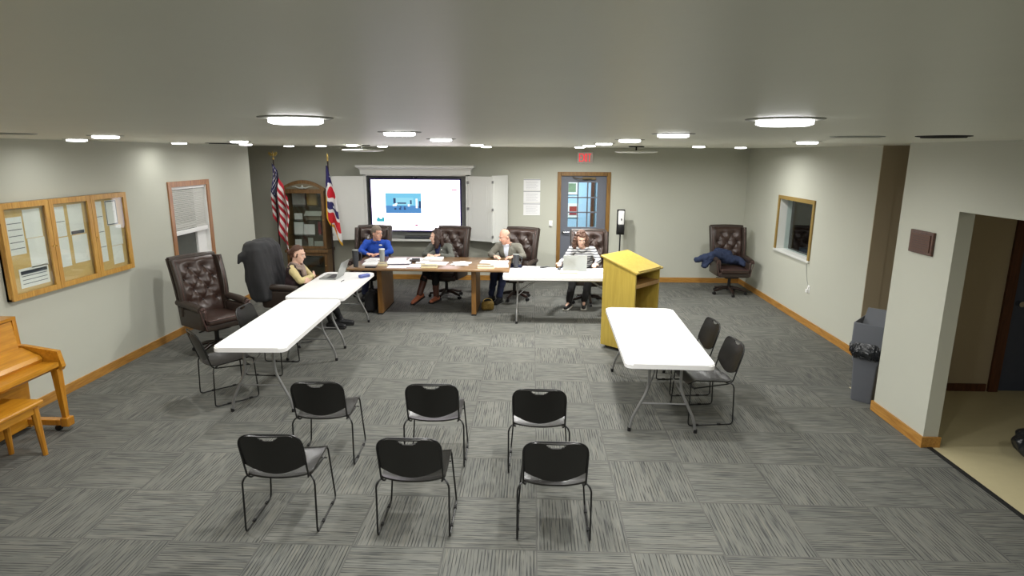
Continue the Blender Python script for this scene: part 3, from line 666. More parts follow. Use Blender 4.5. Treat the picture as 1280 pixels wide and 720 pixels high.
outer = arch(cw+0.02, 0.15); ar.prism([(-cw-0.02, chh-0.03)] + outer + [(cw+0.02, chh-0.03)], -cdp-0.02, -cdp+0.02, lambda a, b_, c: (a, c, b_))
ar.build('arched_pediment', MAT['curio'], cu)
inner = arch(cw-0.07, 0.09); eg = MB().prism([(-cw+0.07, chh+0.0)] + [(a, z-0.005) for a, z in inner] + [(cw-0.07, chh+0.0)], -cdp-0.028, -cdp-0.02, lambda a, b_, c: (a, c, b_)).build('arched_glass', MAT['curio_back'], cu)
dv = MB()
for s in (-1, 1):
    dv.tube([(0.0, -cdp-0.032, chh+0.03), (s*0.06, -cdp-0.032, chh+0.02), (s*0.13, -cdp-0.032, chh+0.045), (s*0.2, -cdp-0.032, chh+0.045)], 0.01, 6, rad=[0.016, 0.014, 0.011, 0.004])
dv.sph((0, -cdp-0.032, chh+0.04), (0.02, 0.008, 0.04)).build('etched_scroll', MAT['etched'], eg)
for zz in (0.3, 0.93, 1.22, 1.50): MB().bx(-cw+0.03, cw-0.03, -cdp+0.04, -0.02, zz, zz+0.008).build('glass_shelf', MAT['glass'], cu)
for (z0, z1) in ((0.68, chh-0.03), (0.10, 0.59)):
    fdr = MB().bx(-cw+0.005, -cw+0.055, -cdp-0.02, -cdp, z0, z1).bx(cw-0.055, cw-0.005, -cdp-0.02, -cdp, z0, z1).bx(-cw+0.055, cw-0.055, -cdp-0.02, -cdp, z0, z0+0.05).bx(-cw+0.055, cw-0.055, -cdp-0.02, -cdp, z1-0.05, z1).build('glass_door', MAT['curio'], cu)
    MB().bx(-cw+0.055, cw-0.055, -cdp-0.012, -cdp-0.009, z0+0.05, z1-0.05).build('pane', MAT['caseglass'], fdr)
    MB().sph((cw-0.03, -cdp-0.03, (z0+z1)/2), 0.013, 10).build('knob', MAT['brass'], fdr)
CXc, CYc = -4.445, YB-0.02
def item(name, lab, cat, x, dy, z, dims, m_, rotx=0.0, group=None):
    o = MB().box((0, 0, dims[2]/2), dims, (rotx, 0, 0), min(dims)*0.12).build(name, MAT[m_], loc=(CXc+x, CYc-dy, z))
    return tag(o, lab, cat, group)
item('backing_board', 'large white card standing behind the items on the top shelf of the display case', 'card', -0.22, 0.08, 1.512, (0.26, 0.01, 0.27), 'paper')
item('tan_box', 'tan card box on the top shelf of the display case', 'box', 0.08, 0.14, 1.512, (0.2, 0.12, 0.24), 'beigethings')
item('dark_book', 'tall dark brown book at the right of the top display shelf', 'book', 0.24, 0.12, 1.512, (0.06, 0.16, 0.25), 'chairwood')
mh = thing('model_house', 'small grey roofed model house in the display case', 'model', (CXc+0.13, CYc-0.24, 1.232))
MB().bx(-0.15, 0.15, -0.07, 0.07, 0, 0.09).build('house_walls', MAT['curio_back'], mh)
MB().prism([(-0.1, 0.085), (0, 0.17), (0.1, 0.085)], -0.17, 0.17, lambda a, b_, c: (c, a, b_)).build('roof', MAT['etched'], mh)
item('white_frame', 'small white framed card left of the model house', 'card', -0.2, 0.2, 1.232, (0.16, 0.012, 0.12), 'paper')
item('award_plaque', 'pale award plaque on the left of the middle display shelf', 'plaque', -0.2, 0.22, 0.94, (0.19, 0.014, 0.24), 'paper', -0.08)
item('certificate', 'white certificate with border in the middle of the display case', 'certificate', 0.02, 0.25, 0.94, (0.22, 0.012, 0.2), 'paper', -0.1)
item('red_binder', 'red ribboned binder standing at the right in the display case', 'binder', 0.2, 0.12, 0.94, (0.06, 0.14, 0.25), 'framed_red')
item('small_card', 'narrow light card on the lower display shelf', 'card', 0.03, 0.25, 0.668, (0.1, 0.01, 0.2), 'etched')
item('photo_frame', 'grey photo frame at the lower right of the display case', 'photo frame', 0.2, 0.27, 0.668, (0.18, 0.014, 0.14), 'etched', -0.15)
item('pale_frame', 'small pale frame at the lower left of the display case', 'photo frame', -0.22, 0.25, 0.668, (0.13, 0.014, 0.17), 'paper', -0.1)
item('dark_box', 'dark box at the bottom of the display case', 'box', 0.0, 0.2, 0.31, (0.4, 0.2, 0.2), 'dark')

# ------------------------------------------------------------------ flags
def flag(name, lab, base, ztop, cloth_fn, color_fn, nu, nv, finial):
    t = thing(name, lab, 'flag', base)
    MB().lathe([(0.0, 0.0), (0.15, 0.0), (0.15, 0.03), (0.05, 0.06), (0.025, 0.12), (0.0, 0.12)], n=24).build('stand', MAT['brass'], t, smooth=40)
    MB().cyl((0, 0, 0.06), (0, 0, ztop), 0.014).build('pole', MAT['chairwood'], t, smooth=40)
    finial(t, ztop)
    mb = MB(); mb.grid(cloth_fn, nu, nv)
    o = mb.build('cloth', MAT['flag'], t, smooth=True, recalc=False)
    ca = o.data.color_attributes.new('col', 'FLOAT_COLOR', 'CORNER')
    for p in o.data.polygons:
        i = p.index % nu; j = p.index // nu
        c = lin(color_fn((i+.5)/nu, (j+.5)/nv))
        for li in p.loop_indices: ca.data[li].color = c
    sm = o.modifiers.new('solid', 'SOLIDIFY'); sm.thickness = 0.002
    return t, o
def eagle(t, z):
    MB().sph((0, 0, z+0.015), 0.022).cyl((0, 0, z), (0, 0, z+0.06), 0.007).build('finial_ball', MAT['brass'], t)
    e = MB().sph((0, 0, z+0.085), (0.016, 0.014, 0.038)).sph((0.0, -0.008, z+0.135), 0.013)
    for s in (-1, 1):
        e.prism([(s*0.005, z+0.07), (s*0.03, z+0.125), (s*0.075, z+0.14), (s*0.085, z+0.10), (s*0.06, z+0.085), (s*0.05, z+0.06), (s*0.02, z+0.075)], -0.006, 0.006, lambda a, b_, c: (a, c, b_))
    e.build('eagle', MAT['brass'], t, smooth=40)
def spear(t, z):
    MB().cyl((0, 0, z), (0, 0, z+0.03), 0.016).sph((0, 0, z+0.08), (0.018, 0.008, 0.06)).build('spear_finial', MAT['brass'], t, smooth=40)
RED, WHT, NVY = (176, 24, 44), (226, 222, 218), (30, 30, 78)
def us_cloth(s, v):      # s: along fly, v: down the hoist
    x = -0.02 + s*0.27 - v*0.06; z = 2.34 - s*0.62 - v*0.97 - 0.1*s*v
    ph = (x*26 + s*2.0 + v*1.2)
    y = -0.03 + 0.05*math.sin(ph*1.4)*min(1, 0.25+s*1.6+v*0.3) + 0.02*math.sin(v*9+s*5)
    x += 0.012*math.sin(v*7+s*6)
    return (x, y, z)
def us_col(s, v):
    if v < 7/13 and s < 0.42:
        a, b_ = s/0.42*11, v/(7/13)*9
        ia, ib = int(a+0.5), int(b_+0.5)
        if 0 < ia < 11 and 0 < ib < 9 and (ia+ib) % 2 == 0:
            dx, dz = (a-ia)*1.3, (b_-ib)
            if math.hypot(dx, dz) < 0.36: return WHT
        return NVY
    return RED if int(v*13) % 2 == 0 else WHT
flag('national_flag', 'star and stripes flag on a pole with eagle finial left of the display case', (-4.78, 11.3, 0), 2.40, us_cloth, us_col, 110, 130, eagle)
def oh_cloth(s, v):      # s across (0 hoist .. 1 outer), v downwards
    wtop = 0.02 + 0.14*min(1, v*2.6) + 0.05*v
    x = -0.03 + s*wtop - 0.03*min(1, v*3) + 0.05*v*s
    bottom = 0.95 + 0.52*s + 0.05*math.sin(s*9)
    z = 2.30 - v*bottom
    y = -0.03 + 0.03*math.sin(s*9 + v*5)*min(1, v*3+0.2)
    return (x, y, z)
def oh_col(s, v):
    z = v*(0.95+0.52*s)
    X = (s-0.5)*0.2
    if v > 0.955 or (s < 0.1 and v > 0.55): return (224, 168, 40)
    # disc
    d_ = math.hypot(X-0.015, (z-0.50)*0.8)
    if z < 0.62:
        if d_ < 0.085: return (200, 24, 44)
        if d_ < 0.135: return (226, 222, 220)
        if math.hypot(X+0.02, z-0.33) < 0.018 or math.hypot(X-0.04, z-0.2) < 0.014: return (230, 230, 235)
        return (38, 32, 92)
    q = z - X*1.3
    if q < 0.70: return (226, 222, 220)
    if q < 0.84:
        if math.hypot(X-0.02, z-0.79) < 0.022: return (230, 230, 235)
        return (38, 32, 92)
    if q < 0.90: return (226, 222, 220)
    if q < 1.10: return (200, 30, 42)
    if q < 1.13: return (226, 222, 220)
    return (200, 30, 42) if s < 0.72 else (226, 222, 220)
flag('state_flag', 'swallowtail flag with red disc and gold fringe right of the display case', (-3.77, 11.3, 0), 2.38, oh_cloth, oh_col, 40, 160, spear)

# ------------------------------------------------------------------ stacking chair
def fillet(pts, r=0.04, n=5):
    out = [Vector(pts[0])]
    for a, b_, c in zip(pts, pts[1:], pts[2:]):
        a, b_, c = Vector(a), Vector(b_), Vector(c); u = (a-b_); v = (c-b_); rr = min(r, u.length*0.45, v.length*0.45)
        p, q = b_+u.normalized()*rr, b_+v.normalized()*rr
        for k in range(n+1):
            t = k/n; out.append(p*(1-t)**2 + b_*2*t*(1-t) + q*t*t)
    out.append(Vector(pts[-1])); return out
sc_ = thing('stacking_chair', 'x', 'chair')
for s in (-1, 1):
    fo = MB().tube(fillet([(s*0.19, -0.16, 0.412), (s*0.225, -0.21, 0.410), (s*0.243, -0.222, 0.375), (s*0.243, -0.235, 0.007), (s*0.243, 0.205, 0.007), (s*0.212, 0.19, 0.425), (s*0.16, 0.17, 0.430)], 0.035), 0.0065, 8).build('side_frame', MAT['black_tube'], sc_, smooth=40)
    MB().box((s*0.243, -0.10, 0.010), (0.018, 0.035, 0.016), None, 0.003).box((s*0.243, 0.12, 0.010), (0.018, 0.035, 0.016), None, 0.003).build('glide', MAT['rubber'], fo)
MB().tube(fillet([(-0.19, 0.15, 0.36), (-0.19, -0.19, 0.395), (-0.205, -0.222, 0.425), (-0.208, -0.322, 0.768), (0.208, -0.322, 0.768), (0.205, -0.222, 0.425), (0.19, -0.19, 0.395), (0.19, 0.15, 0.36)], 0.10, 8), 0.0065, 8).build('back_frame', MAT['black_tube'], sc_, smooth=40)
MB().tube([(-0.215, 0.15, 0.36), (0.215, 0.15, 0.36)], 0.005, 8).build('stretcher', MAT['black_tube'], sc_, smooth=40)
def back_fn(a, b_):
    u = a*2-1
    ov = max(0, abs(u)*0.206-0.112); zt = 0.768-0.094+math.sqrt(max(0, 0.094**2-ov*ov)); zb = 0.452 + 0.072*abs(u)**1.8
    z = zb + (zt-zb)*b_
    t = (z-0.455)/(0.31)
    hwx = 0.206 + 0.006*math.sin(b_*PI)
    return (u*hwx, -0.218 - 0.100*t - 0.026*(1-u*u) - 0.004, z)
def back_skip(a, b_):
    u = a*2-1; return b_ > 0.87 and b_ < 0.965 and (u/0.32)**2 + ((0.965-b_)/0.095)**2 < 1
MB().grid(back_fn, 48, 40, back_skip, 0.009).build('backrest', MAT['chair_plastic'], sc_, smooth=50)
def seat_fn(a, b_):
    u = a*2-1; y = -0.215 + b_*0.43
    z = 0.418 + 0.03*b_ - 0.022*math.exp(-((b_-0.42)/0.25)**2)*(1-u*u) - 0.05*max(0, (b_-0.82)/0.18)**2 + 0.01*abs(u)**3
    z += 0.012*max(0, (0.12-b_)/0.12)
    wx = 0.212 + 0.008*b_ - 0.02*max(0, (0.1-b_)/0.1)**2 - 0.03*max(0, (b_-0.9)/0.1)**2
    return (u*wx, y - 0.018*(1-u*u)*(1-b_)*1.6, z)
MB().grid(seat_fn, 24, 24, None, 0.011).build('seat', MAT['chair_plastic'], sc_, smooth=50)
AUD = 'empty black stacking chairs facing the desk'
CH = [
 (-1.71, 4.80, 3, 'black stacking chair, left one of the farther front row of three', AUD),
 (-0.79, 4.80, 2, 'black stacking chair, middle one of the farther row of three', AUD),
 (0.075, 4.73, -1, 'black stacking chair, right one of the farther row of three', AUD),
 (-1.69, 3.88, 2, 'black stacking chair, left one of the nearest row of three', AUD),
 (-0.78, 3.87, 1, 'black stacking chair, middle one of the nearest row of three', AUD),
 (0.165, 3.86, 0, 'black stacking chair, right one of the nearest row, closest to the camera', AUD),
 (-3.20, 6.02, -45, 'black stacking chair turned in at the near end of the left white table', None),
 (-3.07, 6.84, -92, 'black stacking chair tucked under the left white table by the empty leather chair', None),
 (1.68, 5.73, 97, 'black stacking chair nearer the camera at the right white table', None),
 (1.67, 6.46, 96, 'black stacking chair farther away at the right white table', None),
]
for i, (x, y, a, lab, g) in enumerate(CH):
    place(sc_, i == 0, (x, y, 0), math.radians(a), lab, g or 'black stacking chairs at the white tables')

# ------------------------------------------------------------------ folding tables (long axis = local x)
def folding_table(lab, L_, W_, loc, rz, group='white folding tables'):
    t = thing('folding_table', lab, 'table', loc, rz, group)
    r = 0.07; pts_ = []
    for cx, cy, a0 in ((L_/2-r, W_/2-r, 0), (-L_/2+r, W_/2-r, 90), (-L_/2+r, -W_/2+r, 180), (L_/2-r, -W_/2+r, 270)):
        for k in range(7):
            a = math.radians(a0+k*15); pts_.append((cx+r*math.cos(a), cy+r*math.sin(a)))
    tp = MB().prism(pts_, 0.690, 0.735)
    bmesh.ops.bevel(tp.bm, geom=[e for e in tp.bm.edges if abs(e.verts[0].co.z-0.735) < 1e-5 and abs(e.verts[1].co.z-0.735) < 1e-5], offset=0.01, segments=3, affect='EDGES')
    tp.build('tabletop', MAT['tabletop'], t, smooth=35)
    MB().bx(-L_/2+0.1, L_/2-0.1, -W_/2+0.05, -W_/2+0.075, 0.665, 0.69).bx(-L_/2+0.1, L_/2-0.1, W_/2-0.075, W_/2-0.05, 0.665, 0.69).build('rail', MAT['grey'], t)
    for s in (-1, 1):
        x0 = s*(L_/2-0.22)
        for q in (-1, 1):
            lg = MB().tube(fillet([(x0, q*0.145, 0.69), (x0, q*0.145, 0.42), (x0+s*0.01, q*0.285, 0.13), (x0+s*0.01, q*0.305, 0.0)], 0.09), 0.0135, 10).build('leg', MAT['grey'], t, smooth=40)
            MB().cyl((x0+s*0.01, q*0.305, 0), (x0+s*0.01, q*0.305, 0.035), 0.017).build('foot_cap', MAT['rubber'], lg)
        MB().tube([(x0+s*0.006, -0.225, 0.28), (x0+s*0.006, 0.225, 0.28)], 0.009, 8).build('crossbar', MAT['grey'], t, smooth=40)
        MB().tube([(x0, -0.2, 0.677), (x0, 0.2, 0.677)], 0.012, 8).build('pivot_bar', MAT['grey'], t, smooth=40)
        for q in (-1, 1): MB().tube(fillet([(x0, q*0.15, 0.40), (x0-s*0.20, q*0.05, 0.56), (x0-s*0.42, q*0.05, 0.685)], 0.06), 0.007, 8).build('brace', MAT['grey'], t, smooth=40)
    return t
folding_table('white folding table on the right with two black chairs, below the lectern', 2.02, 0.79, (1.255, 6.13, 0), PI/2+math.radians(-1.5))
folding_table('long white folding table at left, the half nearer the camera', 1.96, 0.70, (-2.70, 6.38, 0), PI/2+math.radians(2))
folding_table('white folding table at left, the farther half with the open laptop', 1.70, 0.76, (-2.78, 8.28, 0.002), PI/2+math.radians(1))
folding_table('white folding table at the right end of the wooden desk, with grey laptop', 1.86, 0.76, (0.49, 9.28, 0), math.radians(0.5))

# ------------------------------------------------------------------ wooden conference desk
dk = thing('conference_desk', 'long brown wooden desk with panel legs in front of the screen', 'desk', (-1.62, 9.75, 0))
MB().box((0, 0.05, 0.759), (2.54, 1.14, 0.042), None, 0.012, 3).build('desktop', MAT['desk'], dk, smooth=40)
for x in (-0.80, 0.70):
    MB().box((x, 0.05, 0.369), (0.075, 0.80, 0.738), None, 0.006).build('panel_leg', MAT['deskleg'], dk)
MB().box((-0.05, 0.30, 0.66), (1.43, 0.03, 0.11), None, 0.004).build('apron_rail', MAT['deskleg'], dk)
for x in (-0.80, 0.70): MB().box((x, 0.05, 0.011), (0.078, 0.82, 0.022), None, 0.003).build('foot_strip', MAT['rubber'], dk)

# ------------------------------------------------------------------ executive chair
def exec_chair(name):
    t = thing(name, 'x', 'chair')
    # base
    cst = MB().cyl((0, 0, 0.13), (0, 0, 0.34), 0.028).cyl((0, 0, 0.07), (0, 0, 0.16), 0.045, 0.035).build('column', MAT['black'], t, smooth=40)
    MB().box((0, 0, 0.335), (0.24, 0.3, 0.05), None, 0.01).tube([(0.05, 0.05, 0.33), (0.27, 0.08, 0.325)], 0.008).build('mechanism', MAT['black'], t)
    for k in range(5):
        a = 2*PI*k/5 + 0.3; c, s_ = math.cos(a), math.sin(a)
        lg = MB().tube([(c*0.02, s_*0.02, 0.12), (c*0.14, s_*0.14, 0.115), (c*0.24, s_*0.24, 0.085), (c*0.30, s_*0.30, 0.075)], 0.02, 10, rad=[0.032, 0.028, 0.024, 0.022]).build('leg', MAT['chairwood'], t, smooth=40)
        px, py = c*0.30, s_*0.30
        MB().cyl((px-s_*0.022, py+c*0.022, 0.028), (px-s_*0.006, py+c*0.006, 0.028), 0.028).cyl((px+s_*0.006, py-c*0.006, 0.028), (px+s_*0.022, py-c*0.022, 0.028), 0.028).cyl((px, py, 0.03), (px, py, 0.08), 0.008).build('caster', MAT['black'], lg, smooth=40)
    # seat
    MB().box((0, 0.0, 0.395), (0.54, 0.56, 0.08), None, 0.02, 3).build('seat_base', MAT['leather_side'], t, smooth=40)
    def seatc(a, b_):
        u, v = a*2-1, b_*2-1
        return (u*0.245, 0.02+v*0.28, 0.485 + 0.035*(1-u**4)*(1-v**4))
    sb = MB().box((0, 0.02, 0.465), (0.50, 0.57, 0.07), None, 0.028, 4).grid(seatc, 16, 16, None, 0.02)
    sb.build('seat_cushion', MAT['leather'], t, smooth=50)
    MB().tube(fillet([(-0.25, 0.02, 0.497), (-0.25, 0.308, 0.497), (0.25, 0.308, 0.497), (0.25, 0.02, 0.497)], 0.04), 0.007, 8).tube(fillet([(-0.27, 0.0, 0.435), (-0.27, 0.284, 0.435), (0.27, 0.284, 0.435), (0.27, 0.0, 0.435)], 0.03), 0.006, 8).build('seat_piping', MAT['piping'], t, smooth=True)
    # backrest
    lean = 0.17
    def base_pt(u, v): # v 0 bottom..1 top
        z = 0.44 + v*0.76; y = -0.24 - lean*v + 0.03*math.sin(v*PI)
        return u*(0.255+0.02*v), y, z
    btn = []
    for r_, (v, us) in enumerate(((0.84, (-0.36, 0.36)), (0.655, (-0.70, 0.0, 0.70)), (0.47, (-0.36, 0.36)), (0.29, (-0.70, 0.0, 0.70)))):
        for u in us: btn.append((u, v))
    def tuft(a, b_):
        u, v = a*2-1, b_
        x, y, z = base_pt(u, v)
        dmin = 9; second = 9
        for (bu, bv) in btn:
            d_ = math.hypot((u-bu)*0.27, (v-bv)*0.76)
            if d_ < dmin: second = dmin; dmin = d_
            elif d_ < second: second = d_
        hgt = 0.062*(1-math.exp(-(dmin/0.065)**1.3)) 
        # diamond folds between neighbouring buttons
        for i1, (u1, v1) in enumerate(btn):
            for (u2, v2) in btn[i1+1:]:
                if 0.10 < abs(v1-v2) < 0.22 and abs(u1-u2) < 0.5:
                    ax, az, bx_, bz = u1*0.27, v1*0.76, u2*0.27, v2*0.76
                    px, pz = u*0.27, v*0.76
                    tt = max(0, min(1, ((px-ax)*(bx_-ax)+(pz-az)*(bz-az))/((bx_-ax)**2+(bz-az)**2)))
                    dd = math.hypot(px-ax-tt*(bx_-ax), pz-az-tt*(bz-az))
                    hgt = min(hgt, 0.055*(1-0.62*math.exp(-(dd/0.016)**2)))
        edge = min(1, (1-abs(u))/0.12)*min(1, (1-v)/0.06)
        return (x, y + 0.02 + hgt*max(0.25, edge**0.5), z)
    MB().grid(tuft, 44, 56, None, 0.0).build('tufted_back', MAT['leather'], t, smooth=True)
    bt = MB()
    for (u, v) in btn:
        x, y, z = base_pt(u, v); bt.sph((x, y+0.028, z), (0.013, 0.009, 0.013), 8)
    bt.build('buttons', MAT['button'], t, smooth=True)
    sh = MB()
    def outer_(a, b_):
        u = a*2-1; x, y, z = base_pt(u, b_)
        return (u*(0.30+0.02*b_), y-0.035-0.03*(1-u*u), z-0.05+0.06*b_)
    sh.grid(outer_, 14, 14, None, 0.03)
    rr = [(-0.30+0.6*k/12, ) for k in range(13)]
    sh.tube([(x_[0], -0.24-lean-0.01, 1.205-0.012*(abs(x_[0])/0.3)**2) for x_ in rr], 0.042, 12)
    sh.build('back_shell', MAT['leather_side'], t, smooth=50)
    for s in (-1, 1):
        def wing(a, b_, s=s):
            v = b_; x, y, z = base_pt(1, v)
            dpt = (0.05 + 0.085*math.sin(min(1, v*1.25)*PI*0.5 if v < 0.8 else PI*0.5) * (1 - max(0, (v-0.9)/0.1)*0.35))
            return (s*(0.285 + 0.018*v + 0.012*a), y - 0.05 + a*(dpt+0.05), z)
        MB().grid(wing, 8, 20, None, 0.05).tube([(s*(0.292+0.018*k/12), base_pt(1, k/12)[1] + 0.04 + 0.065*math.sin(min(1, k/12*1.4)*PI/2), base_pt(1, k/12)[2]) for k in range(1, 13)], 0.03, 10).build('wing', MAT['leather_side'], t, smooth=50)
        MB().tube([(s*(0.276+0.018*k/14), base_pt(1, k/14)[1] + 0.068 + 0.065*math.sin(min(1, k/14*1.4)*PI/2), base_pt(1, k/14)[2]) for k in range(1, 15)], 0.006, 6).build('wing_piping', MAT['piping'], t, smooth=True)
        # arm
        am = MB(); am.box((s*0.285, -0.02, 0.49), (0.05, 0.50, 0.24), None, 0.018, 3)
        am.tube([(s*0.295, -0.30, 0.665), (s*0.30, -0.1, 0.665), (s*0.30, 0.10, 0.655), (s*0.30, 0.235, 0.64)], 0.046, 14, rad=[0.04, 0.046, 0.048, 0.046])
        am = am.build('arm', MAT['leather_side'], t, smooth=50)
        sp = [(s*0.30 + 0.034*math.cos(a)*(1-a/14), 0.281 , 0.64 + 0.034*math.sin(a)*(1-a/14)) for a in [k*0.5 for k in range(0, 20)]]
        MB().tube(sp, 0.0055, 6).tube(fillet([(s*0.334, 0.27, 0.64), (s*0.315, 0.268, 0.56), (s*0.285, 0.275, 0.44), (s*0.27, 0.284, 0.37)], 0.05), 0.006, 6).tube(fillet([(s*0.266, 0.27, 0.63), (s*0.268, 0.268, 0.56), (s*0.262, 0.275, 0.45)], 0.05), 0.006, 6).build('arm_scroll', MAT['piping'], am, smooth=True)
    return t
ec = exec_chair('executive_chair')
EX = [

 (-4.08, 7.47, -122, 'empty oxblood tufted leather chair at the left wall beside the window'),
 (-3.56, 8.62, -88, 'tufted leather swivel chair under the black jacket, used by the seated woman at left'),
 (-2.89, 10.66, 180, 'leather swivel chair behind the man in the blue shirt'),
 (-1.53, 10.66, 165, 'leather swivel chair behind the dark haired woman, in front of the screen'),
 (-0.31, 10.60, 160, 'leather swivel chair behind the balding man in the blazer'),
 (1.0, 10.38, 181, 'leather swivel chair behind the woman in the striped sweater, before the door'),
 (3.66, 11.22, 180, 'empty oxblood tufted leather chair in the back right corner'),
]
for i, (x, y, a, lab) in enumerate(EX):
    place(ec, i == 0, (x, y, 0), math.radians(a), lab, 'tufted leather executive chairs')
#PART2
# ------------------------------------------------------------------ black jacket over the left chair
def folds(amp, fr, seed=0.0, stretch=(1, 1, 0.35)):
    def f(co, nn):
        p = Vector((co.x*fr*stretch[0], co.y*fr*stretch[1], co.z*fr*stretch[2]+seed))
        return amp*(noise.noise(p) + 0.5*noise.noise(p*2.1))
    return f
j = MB(); secs = [(1.30, 0.26, 0.08, -0.39), (1.28, 0.33, 0.13, -0.38), (1.20, 0.385, 0.17, -0.36), (1.05, 0.40, 0.185, -0.345), (0.90, 0.39, 0.19, -0.325), (0.75, 0.385, 0.215, -0.31), (0.60, 0.37, 0.20, -0.285), (0.50, 0.36, 0.19, -0.27), (0.46, 0.34, 0.16, -0.27)]
rings = []
for q, (z, hx, hy, cy) in enumerate(secs):
    ring = []
    for k in range(64):
        th = 2*PI*k/64; c, s_ = math.cos(th), math.sin(th); dn = q/8
        wv_ = 1 + dn*(0.045*math.sin(7*th+0.6)+0.03*math.sin(13*th))
        ring.append(j.bm.verts.new((math.copysign(abs(c)**0.55, c)*hx*wv_, cy+math.copysign(abs(s_)**0.6, s_)*hy*wv_, z+0.02*dn*math.sin(5*th))))
    rings.append(ring)
for A, B in zip(rings, rings[1:]):
    for k in range(64): j.bm.faces.new((A[k], A[(k+1) % 64], B[(k+1) % 64], B[k]))
j.bm.faces.new(rings[0]); j.bm.faces.new(rings[-1][::-1])
j.limb((0.30, -0.42, 1.15), (0.37, -0.50, 1.12), 0.08, 0.05).limb((0.37, -0.50, 1.12), (0.39, -0.53, 1.03), 0.05, 0.03)
jk = remeshed(j, 0.014, 5, folds(0.02, 7))
jk = jk.build('draped_jacket', MAT['jacket'], smooth=True, loc=(-3.56, 8.62, 0), rz=math.radians(-88))
tag(jk, 'black jacket draped over the back of the leather chair behind the seated woman at left', 'jacket')
MB().box((0.21, -0.20, 1.02), (0.03, 0.006, 0.05), (0, 0.4, 0), 0.002).build('white_tag', MAT['white'], jk)
j = MB()
for a, b_, r0, r1 in (((-0.2, -0.12, 0.60), (0.15, -0.10, 0.66), .075, .10), ((0.15, -0.10, 0.66), (0.33, 0.0, 0.735), .10, .075), ((0.33, 0, 0.735), (0.64, 0.06, 0.64), .075, .05), ((0.36, 0.02, 0.70), (0.50, 0.06, 0.54), .07, .06), ((-0.2, -0.12, 0.6), (-0.24, 0.0, 0.57), .07, .05), ((0.0, -0.2, 0.72), (0.2, -0.18, 0.76), .08, .08)):
    j.limb(a, b_, r0, r1)
jn = remeshed(j, 0.014, 4, folds(0.02, 12, 3.0, (1, 1, 1))).build('draped_jacket', MAT['navycoat'], smooth=True, loc=(3.66, 11.22, 0), rz=PI)
tag(jn, 'navy jacket thrown over the seat and arm of the corner leather chair', 'jacket')

# ------------------------------------------------------------------ people
def Rz(a): return Matrix.Rotation(a, 3, 'Z')
def hand(mb, wrist, tip_dir, normal, side, curl=0.5, thumb=1):
    w_ = Vector(wrist); d = Vector(tip_dir).normalized(); n_ = Vector(normal); n_ = (n_-d*n_.dot(d)).normalized(); s_ = d.cross(n_)*side
    for k in range(4):
        o_ = s_*(-0.03+0.02*k); mb.limb(w_+o_*0.55+d*0.012, w_+o_+d*0.082, 0.014, 0.0115, 8)
    for k, L_ in enumerate((0.058, 0.07, 0.074, 0.068)):
        b0 = w_+s_*(-0.03+0.02*k)+d*0.082
        d1_ = (d*math.cos(curl*0.6)-n_*math.sin(curl*0.6)); d2_ = (d*math.cos(curl*1.5)-n_*math.sin(curl*1.5))
        b1_ = b0+d1_*L_*0.5; b2_ = b1_+d2_*L_*0.5
        mb.limb(b0, b1_, 0.0105, 0.0095, 8); mb.limb(b1_, b2_, 0.0095, 0.0075, 8)
    t0 = w_+s_*0.026+d*0.025; t1 = t0+s_*0.028*thumb+d*0.032-n_*0.006; t2 = t1+s_*0.004+d*0.032-n_*0.01
    mb.limb(t0, t1, 0.013, 0.0105, 8); mb.limb(t1, t2, 0.0105, 0.008, 8)
